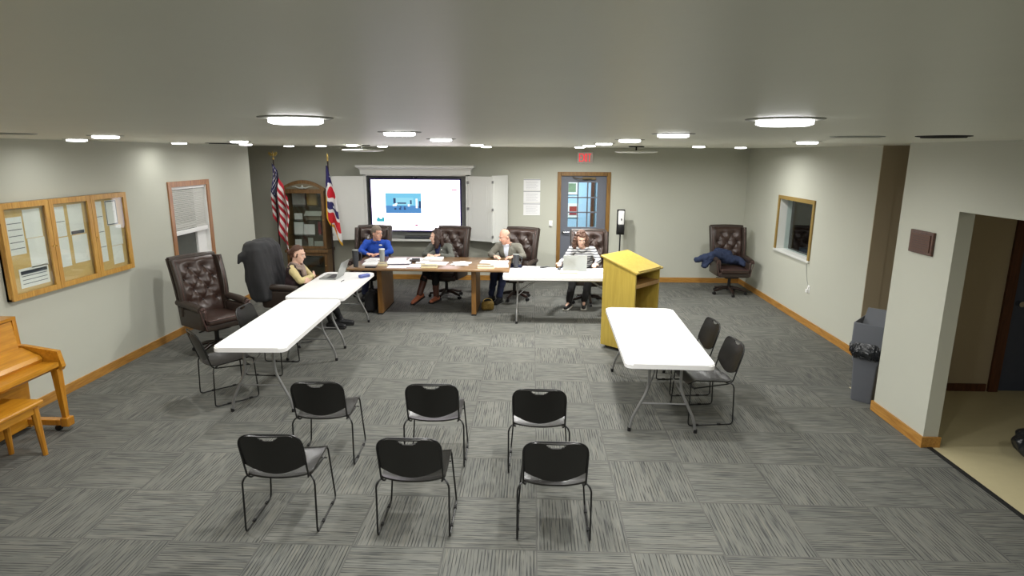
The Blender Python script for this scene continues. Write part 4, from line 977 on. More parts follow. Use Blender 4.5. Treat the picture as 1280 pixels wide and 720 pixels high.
def person(label, loc, rz, J, yaw, pitch, style, haircol, skin, top, legs, shoe, build=1.0, extra=None):
    t = thing('person', label, 'person', loc, rz)
    V = {k: Vector(v) for k, v in J.items()}
    hs = 1.02; Hc = V['head']
    RH = (Rz(math.radians(yaw)) @ Matrix.Rotation(math.radians(-pitch), 3, 'X'))
    def hp(x, y, z): return Hc + RH @ (Vector((x, y, z))*hs)
    rotH = RH.to_euler()
    def hsph(mb, c, r, n=16):
        o = bmesh.ops.create_uvsphere(mb.bm, u_segments=n, v_segments=n*2//3, radius=1)
        for v in o['verts']: v.co = hp(c[0]+v.co.x*r[0], c[1]+v.co.y*r[1], c[2]+v.co.z*r[2])
    b_ = MB()
    hsph(b_, (0, -0.012, 0.03), (0.073, 0.092, 0.096), 24); hsph(b_, (0, 0.022, -0.035), (0.060, 0.072, 0.085), 24)
    hsph(b_, (0, 0.052, -0.098), (0.032, 0.034, 0.026)); hsph(b_, (0, 0.072, 0.03), (0.052, 0.02, 0.016))
    for s in (-1, 1):
        hsph(b_, (s*0.074, -0.008, -0.008), (0.010, 0.02, 0.031)); hsph(b_, (s*0.036, 0.062, -0.03), (0.022, 0.02, 0.02))
    b_.limb(hp(0, 0.088, 0.012), hp(0, 0.108, -0.022), 0.008, 0.0125, 10); b_.limb(hp(-0.010, 0.098, -0.026), hp(0.010, 0.098, -0.026), 0.009, 0.009, 8)
    b_.limb(hp(-0.018, 0.083, -0.068), hp(0.018, 0.083, -0.068), 0.009, 0.009, 8)
    b_.limb(V['neck'], hp(0, -0.022, -0.07), 0.055, 0.05, 14)
    pel, ch = V['pelvis'], V['chest']
    shm = (V['sl']+V['sr'])/2
    def torso(mb, e):
        mb.sph(pel, (0.165*build+e, 0.12*build+e, 0.11+e), 20).sph((pel+ch)/2, (0.150*build+e, 0.112*build+e, 0.15+e), 20).sph(ch, (0.162*build+e, 0.115*build+e, 0.16+e), 20)
        mb.limb(V['sl'], V['sr'], 0.058+e, 0.058+e, 14).limb(ch+Vector((0, 0, 0.08)), V['neck'], 0.10, 0.058, 14)
    torso(b_, -0.012)
    for q in ('l', 'r'):
        S, E_, W_ = V['s'+q], V['e'+q], V['w'+q]
        b_.limb(S, E_, 0.046*build, 0.036, 12); b_.limb(E_, W_, 0.036, 0.025, 12)
        hd = V['h'+q]; hand(b_, W_, hd, V.get('n'+q, Vector((0, 0, 1))), 1 if q == 'l' else -1, J.get('curl', (0.5,))[0])
        b_.limb(pel+Vector(((-0.09 if q == 'r' else 0.09), 0, -0.02)), V['k'+q], 0.085*build, 0.058, 14); b_.limb(V['k'+q], V['a'+q], 0.055, 0.034, 14)
        fd = V['f'+q].normalized(); b_.limb(V['a'+q]+Vector((0, 0, -0.03)), V['a'+q]+fd*0.15+Vector((0, 0, -0.055)), 0.034, 0.022, 10)
    body = remeshed(b_, 0.0062, 2).build('body', MAT[skin], t, smooth=True)
    # eyes, brows, mouth
    for s in (-1, 1):
        e_ = MB(); hsph(e_, (s*0.029, 0.0835, 0.002), (0.0125, 0.008, 0.008), 10); e_ = e_.build('eye', MAT['eyewhite'], t, smooth=True)
        i_ = MB(); hsph(i_, (s*0.029, 0.0905, 0.001), (0.0055, 0.0025, 0.0055), 8); i_.build('iris', MAT['iris'], e_, smooth=True)
        MB().tube([hp(s*0.013, 0.094, 0.022), hp(s*0.03, 0.092, 0.028), hp(s*0.046, 0.079, 0.022)], 0.0035, 6).build('eyebrow', MAT[haircol], t, smooth=True)
    MB().tube([hp(-0.023, 0.083, -0.066), hp(0, 0.0935, -0.068), hp(0.023, 0.083, -0.066)], 0.0045, 6, rad=[0.002, 0.005, 0.002]).build('lips', MAT['lip'], t, smooth=True)
    # hair
    h = MB(); G = 34
    def cap(rx, ry, rz_, cy, cz, keep):
        o = bmesh.ops.create_uvsphere(h.bm, u_segments=G, v_segments=G*2//3, radius=1)
        dead = []
        for v in o['verts']:
            p = Vector((v.co.x*rx, v.co.y*ry+cy, v.co.z*rz_+cz))
            v.co = hp(*p)
            if not keep(p): dead.append(v)
        bmesh.ops.delete(h.bm, geom=dead, context='VERTS')
    dsp = folds(0.006, 60, 1.0, (1, 1, 1))
    if style == 'short':
        cap(0.081, 0.100, 0.104, -0.014, 0.032, lambda p: p.z > (-0.045 if p.y < 0.0 else 0.055 if p.y > 0.05 else 0.01) )
    elif style == 'bald':
        cap(0.080, 0.099, 0.100, -0.014, 0.026, lambda p: p.z > -0.055 and p.z < 0.045-0.5*p.y*0 and p.y < 0.012)
        dsp = folds(0.003, 60, 1.0, (1, 1, 1))
    else:
        e = {'long': 0.008, 'curly': 0.016, 'bun': 0.001}[style]
        cap(0.077+e, 0.096+e, 0.100+e, -0.016, 0.033, lambda p: p.z > (-0.06 if p.y < 0.0 else 0.078 if p.y > 0.045 else 0.02+1.3*p.y))
    bmesh.ops.solidify(h.bm, geom=h.bm.faces[:], thickness=(0.006 if style in ('bun', 'bald', 'short') else 0.014))
    if style in ('long', 'curly'):
        k = 1.0 if style == 'long' else 1.28
        for s in (-1, 1):
            hsph(h, (s*0.074*k, -0.012, -0.02), (0.026*k, 0.05*k, 0.075)); hsph(h, (s*0.078*k, -0.005, -0.10), (0.030*k, 0.045*k, 0.075)); hsph(h, (s*0.074*k, 0.004, -0.145), (0.025*k, 0.032, 0.05))
        hsph(h, (0, -0.085, -0.07), (0.08*k, 0.042*k, 0.12))
    if style == 'bun': hsph(h, (0, -0.122, 0.0), (0.045, 0.036, 0.042)); hsph(h, (0, -0.075, -0.04), (0.055, 0.03, 0.045)); hsph(h, (0.066, 0.01, -0.005), (0.012, 0.02, 0.04)); hsph(h, (-0.066, 0.01, -0.005), (0.012, 0.02, 0.04))
    if style == 'curly': dsp = folds(0.020, 34, 1.0, (1, 1, 1))
    if style == 'long': dsp = folds(0.010, 40, 1.0, (1, 1, 0.4))
    remeshed(h, 0.0065, 1, dsp).build('hair', MAT[haircol], t, smooth=True)
    # upper clothes
    u = MB(); torso(u, 0.008)
    for q in ('l', 'r'):
        S, E_, W_ = V['s'+q], V['e'+q], V['w'+q]
        if top['sleeve'] == 'long':
            u.limb(S, E_, 0.062*build, 0.050, 14); cut = W_ + (E_-W_)*0.06; u.limb(E_, cut, 0.050, 0.037, 14)
        elif top['sleeve'] == 'vest': u.limb(S, S+(E_-S)*0.02, 0.064, 0.062, 14)
    u = remeshed(u, 0.011, 5, folds(0.010, 14, 2.0, (1, 1, 0.8)))
    # neck opening
    bmesh.ops.delete(u.bm, geom=[v for v in u.bm.verts if (v.co-V['neck']).length < 0.075 and v.co.z > V['neck'].z-0.02], context='VERTS')
    u.build(top['name'], MAT[top['mat']], t, smooth=True)
    if top['sleeve'] == 'vest':
        for q in ('l', 'r'):
            S, E_, W_ = V['s'+q], V['e'+q], V['w'+q]
            remeshed(MB().limb(S, E_, 0.062, 0.047, 14).limb(E_, W_+(E_-W_)*0.08, 0.047, 0.034, 14), 0.009, 3, folds(0.006, 20, 2.0, (1, 1, 1))).build('sleeve', MAT['cream'], t, smooth=True)
    # trousers
    l = MB(); l.sph(pel+Vector((0, 0, -0.01)), (0.172*build, 0.130*build, 0.105), 20)
    for q in ('l', 'r'):
        l.limb(pel+Vector(((-0.09 if q == 'r' else 0.09), 0, -0.02)), V['k'+q], 0.096*build, 0.074, 14)
        an = V['a'+q]+(V['k'+q]-V['a'+q])*legs.get('cut', 0.05); l.limb(V['k'+q], an, 0.072, legs.get('hem', 0.055), 14)
    remeshed(l, 0.011, 4, folds(0.010, 13, 5.0, (1, 1, 1))).build('trousers', MAT[legs['mat']], t, smooth=True)
    for q in ('l', 'r'):
        A = V['a'+q]; fd = V['f'+q].normalized(); sh = MB(); fl = A.z
        ang = math.atan2(-fd.x, fd.y)
        g = Vector((A.x, A.y, 0.035)) if A.z < 0.14 else A-Vector((0, 0, 0.065))
        up_ = fd.z
        sh.limb(g-fd*0.05+Vector((0, 0, 0.02)), g+fd*0.04+Vector((0, 0, 0.022)), 0.046, 0.046).limb(g+fd*0.04+Vector((0, 0, 0.018)), g+fd*0.17+Vector((0, 0, 0.004)), 0.047, 0.037).limb(g-fd*0.03+Vector((0, 0, 0.03)), A+Vector((0, 0, 0.015)), 0.042, 0.045)
        so = remeshed(sh, 0.008, 4).build('shoe', MAT[shoe['mat']], t, smooth=True)
        sl_ = MB(); Rm = fd.to_track_quat('Y', 'Z')
        mm = MB().box((0, 0, 0), (0.098, 0.285, 0.028), None, 0.011, 3)
        for v in mm.bm.verts: v.co = Rm @ v.co + g + fd*0.058 + (Rm @ Vector((0, 0, -0.020)))
        mm.build('sole', MAT[shoe['sole']], so, smooth=40)
        if shoe.get('shaft'):
            remeshed(MB().limb(A, A+(V['k'+q]-A)*0.62, 0.052, 0.064, 14), 0.01, 2).build('boot_shaft', MAT['bootshaft'], so, smooth=True)
    if extra: extra(t, V, hp)
    return t
UP = (0, 0, 1)
# man in blue
def ex1(t, V, hp):
    n_ = V['neck']
    MB().tube([n_+Vector((0.068*math.cos(a), 0.062*math.sin(a)+0.012, 0.012-0.03*max(0, math.sin(a)))) for a in [2*PI*k/20 for k in range(20)]], 0.017, 8, closed=True).build('collar', MAT['blue'], t, smooth=True)
    c = V['chest']; MB().sph((c.x-0.085, c.y+0.112, c.z+0.085), (0.032, 0.010, 0.014), 12).build('chest_logo', MAT['white'], t, smooth=True)
person('man in a royal blue long sleeved shirt leaning on the desk, head turned aside', (-2.74, 10.74, 0), PI,
  dict(pelvis=(0, -0.02, 0.62), chest=(0, 0.13, 0.87), neck=(0, 0.20, 1.03), head=(-0.03, 0.245, 1.165), sl=(0.175, 0.17, 0.975), sr=(-0.175, 0.17, 0.975),
       el=(0.265, 0.28, 0.85), er=(-0.27, 0.28, 0.85), wl=(0.10, 0.44, 0.835), wr=(-0.12, 0.44, 0.835), hl=(-0.9, 0.3, -0.05), hr=(0.9, 0.35, -0.05),
       kl=(0.13, 0.42, 0.55), kr=(-0.13, 0.42, 0.55), al=(0.20, 0.36, 0.10), ar=(-0.20, 0.40, 0.10), fl=(0.1, 1, 0), fr=(-0.1, 1, 0)),
  58, 6, 'short', 'hair_grey', 'skin', dict(name='blue_shirt', mat='blue', sleeve='long'), dict(mat='jeans'), dict(mat='shoe_black', sole='rubber'), 1.12, ex1)
# dark haired woman
def lapels(topmat, shirtmat, name, clothes):
    from mathutils.bvhtree import BVHTree
    def f(t, V, hp):
        o = [c for c in COL.objects if c.parent == t and c.name.startswith(clothes)][0]
        bv = BVHTree.FromPolygons([v.co for v in o.data.vertices], [p.vertices[:] for p in o.data.polygons])
        c, n_ = V['chest'], V['neck']
        def sy(x, z, off):
            h_ = bv.ray_cast(Vector((x, c.y+0.6, z)), Vector((0, -1, 0)))[0]
            return (x, min((h_.y if h_ is not None and h_.y > c.y-0.02 else n_.y+0.05)+off, c.y+0.3), z)
        zt = n_.z+0.0; zb = c.z-0.12
        MB().grid(lambda a, b_: sy(n_.x*b_+c.x*(1-b_)+(a*2-1)*(0.022+0.045*b_), zb+b_*(zt-zb), 0.006), 10, 14, None, 0.004).build(name, MAT[shirtmat], t, smooth=True)
        for s in (-1, 1):
            MB().grid(lambda a, b_, s=s: sy(n_.x*b_+c.x*(1-b_)+s*(0.018+0.045*b_+0.034*a*(0.25+math.sin(b_*PI))), zb+b_*(zt+0.01-zb), 0.012), 5, 14, None, 0.005).build('lapel', MAT[topmat], t, smooth=True)
    return f
def ex2(t, V, hp):
    lapels('blazer_dark', 'navy', 'navy_top', 'grey_blazer')(t, V, hp); c = V['chest']
    MB().sph((c.x-0.07, c.y+0.125, c.z+0.06), (0.011, 0.005, 0.011), 10).build('lapel_pin', MAT['white'], t, smooth=True)
person('woman with long dark hair and grey blazer turned toward the man in blue', (-1.58, 10.70, 0), math.radians(165),
  dict(pelvis=(0, -0.02, 0.60), chest=(0.01, 0.10, 0.83), neck=(0.03, 0.16, 0.98), head=(0.045, 0.20, 1.105), sl=(0.165, 0.14, 0.925), sr=(-0.155, 0.12, 0.925),
       el=(0.25, 0.27, 0.79), er=(-0.25, 0.20, 0.77), wl=(0.10, 0.42, 0.825), wr=(-0.10, 0.38, 0.825), hl=(-0.8, 0.5, -0.05), hr=(0.85, 0.4, -0.05),
       kl=(0.12, 0.42, 0.60), kr=(-0.02, 0.42, 0.52), al=(0.19, 0.62, 0.17), ar=(-0.02, 0.40, 0.10), fl=(0.35, 0.85, -0.35), fr=(0.1, 1, 0)),
  -68, 4, 'long', 'hair_dark', 'skin2', dict(name='grey_blazer', mat='blazer_dark', sleeve='long'), dict(mat='blackcloth', cut=0.5, hem=0.065), dict(mat='boot', sole='rubber', shaft=True), 0.92, ex2)
# balding man
person('balding man in an olive grey blazer and pale shirt looking down to his right', (-0.38, 10.62, 0), math.radians(166),
  dict(pelvis=(0, -0.02, 0.61), chest=(0.0, 0.11, 0.86), neck=(0.02, 0.18, 1.01), head=(0.04, 0.235, 1.14), sl=(0.18, 0.14, 0.955), sr=(-0.18, 0.13, 0.955),
       el=(0.29, 0.26, 0.82), er=(-0.30, 0.24, 0.82), wl=(0.16, 0.43, 0.83), wr=(-0.16, 0.42, 0.83), hl=(-0.75, 0.5, -0.05), hr=(0.7, 0.6, -0.05),
       kl=(0.17, 0.40, 0.54), kr=(0.0, 0.42, 0.54), al=(0.27, 0.28, 0.10), ar=(0.10, 0.36, 0.10), fl=(0.3, 1, 0), fr=(0.1, 1, 0)),
  -42, 20, 'bald', 'hair_grey', 'skin', dict(name='olive_blazer', mat='blazer_olive', sleeve='long'), dict(mat='jeans'), dict(mat='shoe_black', sole='rubber'), 1.1, lapels('blazer_olive', 'shirt_white', 'pale_shirt', 'olive_blazer'))
# woman in stripes
def ex4(t, V, hp):
    n_ = V['neck']
    MB().tube([n_+Vector((0.085*math.cos(a), 0.07*math.sin(a)+0.015, -0.005-0.055*max(0, math.sin(a)))) for a in [2*PI*k/22 for k in range(22)]], 0.024, 10, closed=True).build('cowl_neck', MAT['striped'], t, smooth=True)
person('woman with curly brown hair in a striped sweater working behind the grey laptop', (0.90, 10.42, 0), PI,
  dict(pelvis=(0, -0.02, 0.60), chest=(0.03, 0.08, 0.85), neck=(0.06, 0.13, 1.0), head=(0.08, 0.185, 1.13), sl=(0.225, 0.11, 0.94), sr=(-0.115, 0.10, 0.94),
       el=(0.35, 0.27, 0.80), er=(-0.22, 0.24, 0.78), wl=(0.44, 0.50, 0.785), wr=(-0.14, 0.52, 0.775), hl=(0.15, 1, -0.05), hr=(0.3, 1, -0.05),
       kl=(0.20, 0.40, 0.54), kr=(-0.06, 0.42, 0.54), al=(0.28, 0.46, 0.115), ar=(0.02, 0.40, 0.115), fl=(0.35, 0.95, 0), fr=(0.1, 0.95, 0)),
  6, 18, 'curly', 'hair_curly', 'skin2', dict(name='striped_sweater', mat='striped', sleeve='long'), dict(mat='blackcloth'), dict(mat='shoe_black', sole='shoe_white'), 1.0, ex4)
# woman at left
def ex5(t, V, hp):
    n_ = V['neck']
    for k, (rx, dz) in enumerate(((0.080, -0.004), (0.092, -0.038))):
        MB().tube([n_+Vector((rx*math.cos(a), rx*0.95*math.sin(a)+0.02, dz-0.05*max(0, math.sin(a)))) for a in [2*PI*q/22 for q in range(22)]], 0.024, 10, closed=True).build('scarf', MAT['scarf'], t, smooth=True)
    MB().limb(n_+Vector((0.02, 0.10, -0.06)), n_+Vector((0.015, 0.13, -0.24)), 0.034, 0.04).build('scarf_end', MAT['scarf'], t, smooth=True)
person('woman in a dark vest with cream sleeves and scarf, arms crossed, at the left table', (-3.49, 8.62, 0), -PI/2,
  dict(pelvis=(0, -0.02, 0.60), chest=(0, 0.03, 0.81), neck=(0, 0.06, 0.965), head=(0.0, 0.10, 1.095), sl=(0.155, 0.04, 0.905), sr=(-0.155, 0.04, 0.905),
       el=(0.205, 0.19, 0.735), er=(-0.205, 0.19, 0.735), wl=(-0.04, 0.285, 0.775), wr=(0.05, 0.27, 0.735), hl=(-0.9, -0.1, 0.1), hr=(0.9, -0.1, 0.05), nl=(0, 1, 0.2), nr=(0, 1, 0.2),
       kl=(0.11, 0.44, 0.55), kr=(-0.09, 0.44, 0.55), al=(0.06, 0.56, 0.10), ar=(-0.13, 0.62, 0.10), fl=(0, 1, 0), fr=(-0.15, 1, 0)),
  -4, 12, 'bun', 'hair_brown', 'skin2', dict(name='vest', mat='maroon', sleeve='vest'), dict(mat='blackcloth', hem=0.05), dict(mat='shoe_black', sole='rubber'), 0.95, ex5)

# ------------------------------------------------------------------ lectern
pd = thing('lectern', 'yellow maple lectern with slanted top and open shelves beyond the right white table', 'lectern', (1.31, 7.93, 0), math.radians(48))
LW, LD, LH1, LH0 = 0.28, 0.25, 1.22, 1.07
for s in (-1, 1):
    MB().prism([(-LD, 0.045), (LD, 0.045), (LD, LH1), (-LD, LH0)], s*LW-0.011, s*LW+0.011, lambda a, b_, c: (c, a, b_)).build('side_panel', MAT['podium'], pd)
MB().bx(-LW+0.011, LW-0.011, LD-0.022, LD, 0.045, LH1-0.012).build('front_panel', MAT['podium'], pd)
for z in (0.06, 0.46, 0.90): MB().bx(-LW+0.011, LW-0.011, -LD+0.01, LD-0.022, z, z+0.02).bx(-LW+0.011, LW-0.011, -LD, -LD+0.02, z-(0.03 if z > 0.8 else 0), z+0.02).build('shelf', MAT['podium_in'], pd)
ang = math.atan2(LH1-LH0, 2*LD)
MB().box((0, 0, (LH1+LH0)/2+0.012), (2*LW+0.07, 2*LD/math.cos(ang)+0.07, 0.024), (ang, 0, 0), 0.006).build('slanted_top', MAT['podium'], pd)
MB().box((0, -LD-0.02, LH0+0.022), (2*LW-0.04, 0.016, 0.022), (ang, 0, 0), 0.004).build('book_stop', MAT['podium'], pd)
for sx_ in (-1, 1):
    for sy_ in (-1, 1):
        MB().cyl((sx_*0.22-0.012, sy_*0.2, 0.022), (sx_*0.22+0.012, sy_*0.2, 0.022), 0.022).cyl((sx_*0.22, sy_*0.2, 0.02), (sx_*0.22, sy_*0.2, 0.06), 0.008).build('caster', MAT['black'], pd, smooth=40)

# ------------------------------------------------------------------ bin
tb = thing('trash_bin', 'tall grey plastic bin with black liner standing in the corner by the pier', 'bin', (3.60, 6.28, 0), math.radians(-42))
def ring_loft(mb, secs, inner=False):
    R = []
    for (hx, hy, z, r) in secs:
        pts_ = []
        for cx, cy, a0 in ((hx-r, hy-r, 0), (-hx+r, hy-r, 90), (-hx+r, -hy+r, 180), (hx-r, -hy+r, 270)):
            for k in range(5): a = math.radians(a0+k*22.5); pts_.append(mb.bm.verts.new((cx+r*math.cos(a), cy+r*math.sin(a), z)))
        R.append(pts_)
    for A, B in zip(R, R[1:]):
        for k in range(20): mb.bm.faces.new((A[k], A[(k+1) % 20], B[(k+1) % 20], B[k]))
    mb.bm.faces.new(R[0][::-1]); mb.bm.faces.new(R[-1]); return mb
ring_loft(MB(), [(0.095, 0.19, 0, 0.02), (0.10, 0.20, 0.03, 0.02), (0.115, 0.215, 0.42, 0.02), (0.125, 0.222, 0.44, 0.02), (0.132, 0.235, 0.62, 0.025), (0.12, 0.22, 0.62, 0.02), (0.09, 0.18, 0.04, 0.02)]).build('bin_body', MAT['bin'], tb, smooth=35)
ring_loft(MB(), [(0.142, 0.245, 0.60, 0.02), (0.146, 0.25, 0.63, 0.02), (0.146, 0.25, 0.85, 0.02), (0.136, 0.24, 0.856, 0.02), (0.132, 0.236, 0.84, 0.02), (0.132, 0.236, 0.64, 0.02)]).build('hood', MAT['bin'], tb, smooth=35)
MB().bx(-0.13, 0.13, -0.23, 0.23, 0.643, 0.65).build('bin_opening', MAT['black'], tb)
MB().box((0.0, 0.07, 0.845), (0.25, 0.008, 0.27), (-0.8, 0, 0), 0.003).build('swing_flap', MAT['bin'], tb)
bgm = MB()
def linerf(a, b_):
    th = a*2*PI; c, s_ = math.cos(th), math.sin(th)
    ex_ = lambda v, p: math.copysign(abs(v)**p, v)
    nz_ = noise.noise(Vector((c*7, s_*7, b_*3)))*0.022 + abs(noise.noise(Vector((c*16, s_*16, b_*5+4))))*0.026
    o_ = 0.004+0.022*math.sin(b_*PI)+nz_*(0.15+0.85*b_)
    return (ex_(c, 0.5)*(0.148+o_), ex_(s_, 0.5)*(0.252+o_*1.3), 0.655-(0.10+0.07*max(0, -s_))*b_+0.03*noise.noise(Vector((c*5, s_*5, 2)))*b_)
bgm.grid(linerf, 160, 12)
bgm.build('bin_liner', MAT['bag'], tb)

# bag on the hall floor
hb = remeshed(MB().sph((0, 0, 0.13), (0.2, 0.24, 0.13), 20).sph((0.1, 0.1, 0.2), (0.14, 0.14, 0.12), 16), 0.015, 2, folds(0.03, 14, 4, (1, 1, 1))).build('plastic_bag', MAT['bag'], smooth=True, loc=(4.36, 4.90, 0.0))
tag(hb, 'crumpled black plastic bag on the beige hall floor at the right edge', 'bag')

# ------------------------------------------------------------------ hand sanitiser stand
sn = thing('sanitizer_stand', 'black hand sanitizer dispenser on a slim pole between door and lectern', 'dispenser', (1.71, 11.92, 0))
MB().lathe([(0, 0), (0.17, 0), (0.17, 0.012), (0.03, 0.02), (0, 0.02)], n=28).build('base', MAT['black'], sn, smooth=40)
MB().cyl((0, 0, 0.015), (0, 0, 1.02), 0.014).build('pole', MAT['black'], sn, smooth=40)
MB().box((0, 0.0, 1.24), (0.155, 0.03, 0.49), None, 0.01).build('back_plate', MAT['black'], sn)
MB().box((0, -0.05, 1.33), (0.115, 0.09, 0.27), None, 0.02, 3).build('dispenser_cover', MAT['white'], sn, smooth=40)
MB().box((0, -0.05, 1.12), (0.125, 0.09, 0.16), None, 0.015, 3).build('drip_tray', MAT['black'], sn, smooth=40)
MB().sph((0, -0.098, 1.30), (0.012, 0.004, 0.022), 10).build('sensor', MAT['dark'], sn)

# ------------------------------------------------------------------ piano and bench
pn = thing('upright_piano', 'golden oak upright piano against the left wall below the noticeboard', 'piano', (XL+0.025, 4.40, 0))
def yext(poly, y0_, y1_): return MB().prism(poly, y0_, y1_, lambda a, b_, c: (a, c, b_))
hl_ = 0.74
yext([(0, 0.05), (0.30, 0.05), (0.30, 0.78), (0.27, 1.06), (0, 1.06)], -hl_+0.02, hl_-0.02).build('case', MAT['piano'], pn)
yext([(-0.0, 1.06), (0.30, 1.06), (0.30, 1.085), (0, 1.085)], -hl_, hl_).build('lid', MAT['piano'], pn)
yext([(0.27, 0.80), (0.335, 0.80), (0.29, 1.05), (0.25, 1.05)], -hl_+0.06, hl_-0.06).build('music_panel', MAT['piano'], pn)
yext([(0.30, 0.60), (0.62, 0.60), (0.655, 0.63), (0.655, 0.67), (0.30, 0.67)], -hl_+0.03, hl_-0.03).build('key_bed', MAT['piano'], pn)
yext([(0.28, 0.67), (0.50, 0.67), (0.515, 0.70), (0.49, 0.73), (0.34, 0.80), (0.28, 0.80)], -hl_+0.03, hl_-0.03).build('fallboard', MAT['piano'], pn)
for s in (-1, 1):
    yext([(0.26, 0.585), (0.655, 0.585), (0.675, 0.62), (0.645, 0.765), (0.34, 0.815), (0.26, 0.82)], s*hl_-0.02, s*hl_+0.025).build('key_cheek', MAT['piano'], pn)
    yext([(0, 0.02), (0.28, 0.02), (0.30, 0.60), (0.28, 1.06), (0, 1.06)], s*hl_-0.02, s*hl_+0.02).build('side_panel', MAT['piano_z'], pn)
    lg = MB(); 
    lg.tube([(0.615, s*(hl_-0.02), 0.60), (0.64, s*(hl_-0.03), 0.13)], 0.03, 4, rad=[0.045, 0.028])
    lg.build('leg', MAT['piano_z'], pn)
    te = MB().box((0.46, s*(hl_-0.03), 0.09), (0.36, 0.07, 0.055), None, 0.006).box((0.65, s*(hl_-0.03), 0.095), (0.075, 0.085, 0.085), None, 0.01).build('toe_block', MAT['piano_z'], pn)
    MB().cyl((0.56, s*(hl_-0.03)-0.015, 0.028), (0.56, s*(hl_-0.03)+0.015, 0.028), 0.028).cyl((0.56, s*(hl_-0.03), 0.03), (0.56, s*(hl_-0.03), 0.07), 0.01).build('caster', MAT['black'], te, smooth=40)
bn = thing('piano_bench', 'golden oak piano bench tucked under the piano keys', 'bench', (-4.29, 4.29, 0))
MB().box((0, 0, 0.475), (0.36, 0.80, 0.035), None, 0.01).build('bench_seat', MAT['piano'], bn)
MB().box((0, 0, 0.425), (0.30, 0.72, 0.07), None, 0.004).build('apron', MAT['piano'], bn)
for sx_ in (-1, 1):
    for sy_ in (-1, 1):
        MB().tube([(sx_*0.135, sy_*0.34, 0.44), (sx_*0.15, sy_*0.36, 0.0)], 0.03, 8, rad=[0.032, 0.020]).build('leg', MAT['piano_z'], bn, smooth=40)

# ------------------------------------------------------------------ things on the desk and tables
DZT, WZT = 0.7805, 0.7355
def paper(lab, x, y, w_, h_, z, rz=0, thick=0.003, m_='paper', name='paper_sheet', cat='paper', lines=True, group='papers on the tables'):
    t = thing(name, lab, cat, (x, y, z), math.radians(rz), group)
    MB().box((0, 0, thick/2), (w_, h_, thick)).build('sheet', MAT[m_], t)
    if lines:
        q = MB()
        for k in range(9): q.box((-0.01 if k % 3 else 0.0, h_*0.4-k*h_*0.09, thick+0.0003), (w_*0.75, 0.003, 0.0004))
        q.build('text_lines', MAT['whiteboard'], t)
    return t
def stack(lab, x, y, z, n, group='papers on the tables', w_=0.216, h_=0.28, name='paper_pile'):
    t = thing(name, lab, 'papers', (x, y, z), 0, group)
    for k in range(n):
        MB().box(((random.random()-0.5)*0.12, (random.random()-0.5)*0.07, 0.0015+k*0.003), (w_, h_, 0.0025), (0, 0, (random.random()-0.5)*0.9)).build('sheet', MAT['paper'], t)
    return t
paper('white booklet beside the tall black tumbler at the left end of the desk', -2.60, 9.62, 0.22, 0.30, DZT, 3, 0.02)
paper('papers in front of the man in blue, left of his silver cup', -2.66, 10.02, 0.22, 0.28, DZT, -8, 0.006)
paper('sheet behind the silver cup, under the hands of the man in blue', -2.27, 10.08, 0.30, 0.26, DZT, 10, 0.004)
fo = thing('open_folder', 'open dark edged folder with white pages on the desk', 'folder', (-2.17, 9.72, DZT), math.radians(8))
MB().box((0, 0, 0.004), (0.42, 0.28, 0.008), None, 0.002).build('cover', MAT['navy'], fo)
MB().box((0, 0.01, 0.012), (0.40, 0.27, 0.01)).build('pages', MAT['paper'], fo)
paper('flat sheet at the front edge of the desk below the folder', -2.12, 9.40, 0.30, 0.21, DZT, 2, 0.003)
paper('second flat sheet near the front edge of the desk, right of the folder', -1.86, 9.50, 0.22, 0.26, DZT, -4, 0.003)
paper('lavender grey sheet between the two people at the desk', -1.93, 10.12, 0.30, 0.24, DZT, 0, 0.002)
paper('thick paper stack before the woman with dark hair', -1.66, 10.10, 0.31, 0.24, DZT, -2, 0.03)
paper('second thick white pad before the woman with dark hair', -1.80, 9.80, 0.2, 0.2, DZT, 6, 0.012)
paper('large white sheets in front of the gold nameplate', -1.55, 9.72, 0.34, 0.28, DZT, -4, 0.006)
stack('fanned pile of loose papers alone in the middle of the desk', -1.12, 9.70, DZT, 6)
paper('white packet in front of the balding man', -0.62, 9.90, 0.46, 0.26, DZT, -3, 0.008)
paper('second white packet nearer the desk front, below the balding man', -0.52, 9.58, 0.28, 0.30, DZT, 4, 0.012)
def nameplate(x, y, z, lab, m_='plate_gold', w_=0.26):
    t = thing('nameplate', lab, 'nameplate', (x, y, z), 0, 'desk nameplates')
    MB().prism([(-0.035, 0), (0.03, 0), (0.0, 0.055)], -w_/2, w_/2, lambda a, b_, c: (c, a, b_)).build('holder', MAT[m_], t)
    MB().box((0, -0.0195, 0.0275), (w_*0.94, 0.002, 0.05), (0.57-PI/2+PI/2, 0, 0)).build('plate_face', MAT['white'], t)
nameplate(-1.61, 9.36, DZT, 'white and gold nameplate at the front edge before the dark haired woman')
nameplate(-0.72, 9.36, DZT, 'white and gold nameplate at the right front corner of the wooden desk')
nameplate(-2.38, 9.50, DZT, 'tan nameplate block in front of the silver cup', 'plate_gold', 0.14)
nameplate(0.56, 9.20, WZT, 'nameplate standing in front of the grey laptop on the white table', 'plate_gold', 0.28)
def phone(x, y, z, lab, rz=0, m_='black', dims=(0.16, 0.08, 0.012)):
    t = thing('phone', lab, 'phone', (x, y, z), math.radians(rz)); MB().box((0, 0, dims[2]/2), dims, None, 0.004).build('phone_body', MAT[m_], t)
    MB().box((0, 0, dims[2]+0.0006), (dims[0]*0.92, dims[1]*0.9, 0.001)).build('phone_glass', MAT['dark'], t)
phone(-2.52, 9.30, DZT, 'black phone at the front left of the wooden desk', 0, 'black', (0.17, 0.08, 0.02))
phone(0.20, 10.0-0.35, WZT+0.012, 'black phone on the papers at the white table, before the laptop', 30)
wl = thing('wallet', 'dark wallet and keys on the desk between the two people', 'wallet', (-1.93, 9.84, DZT), 0.2)
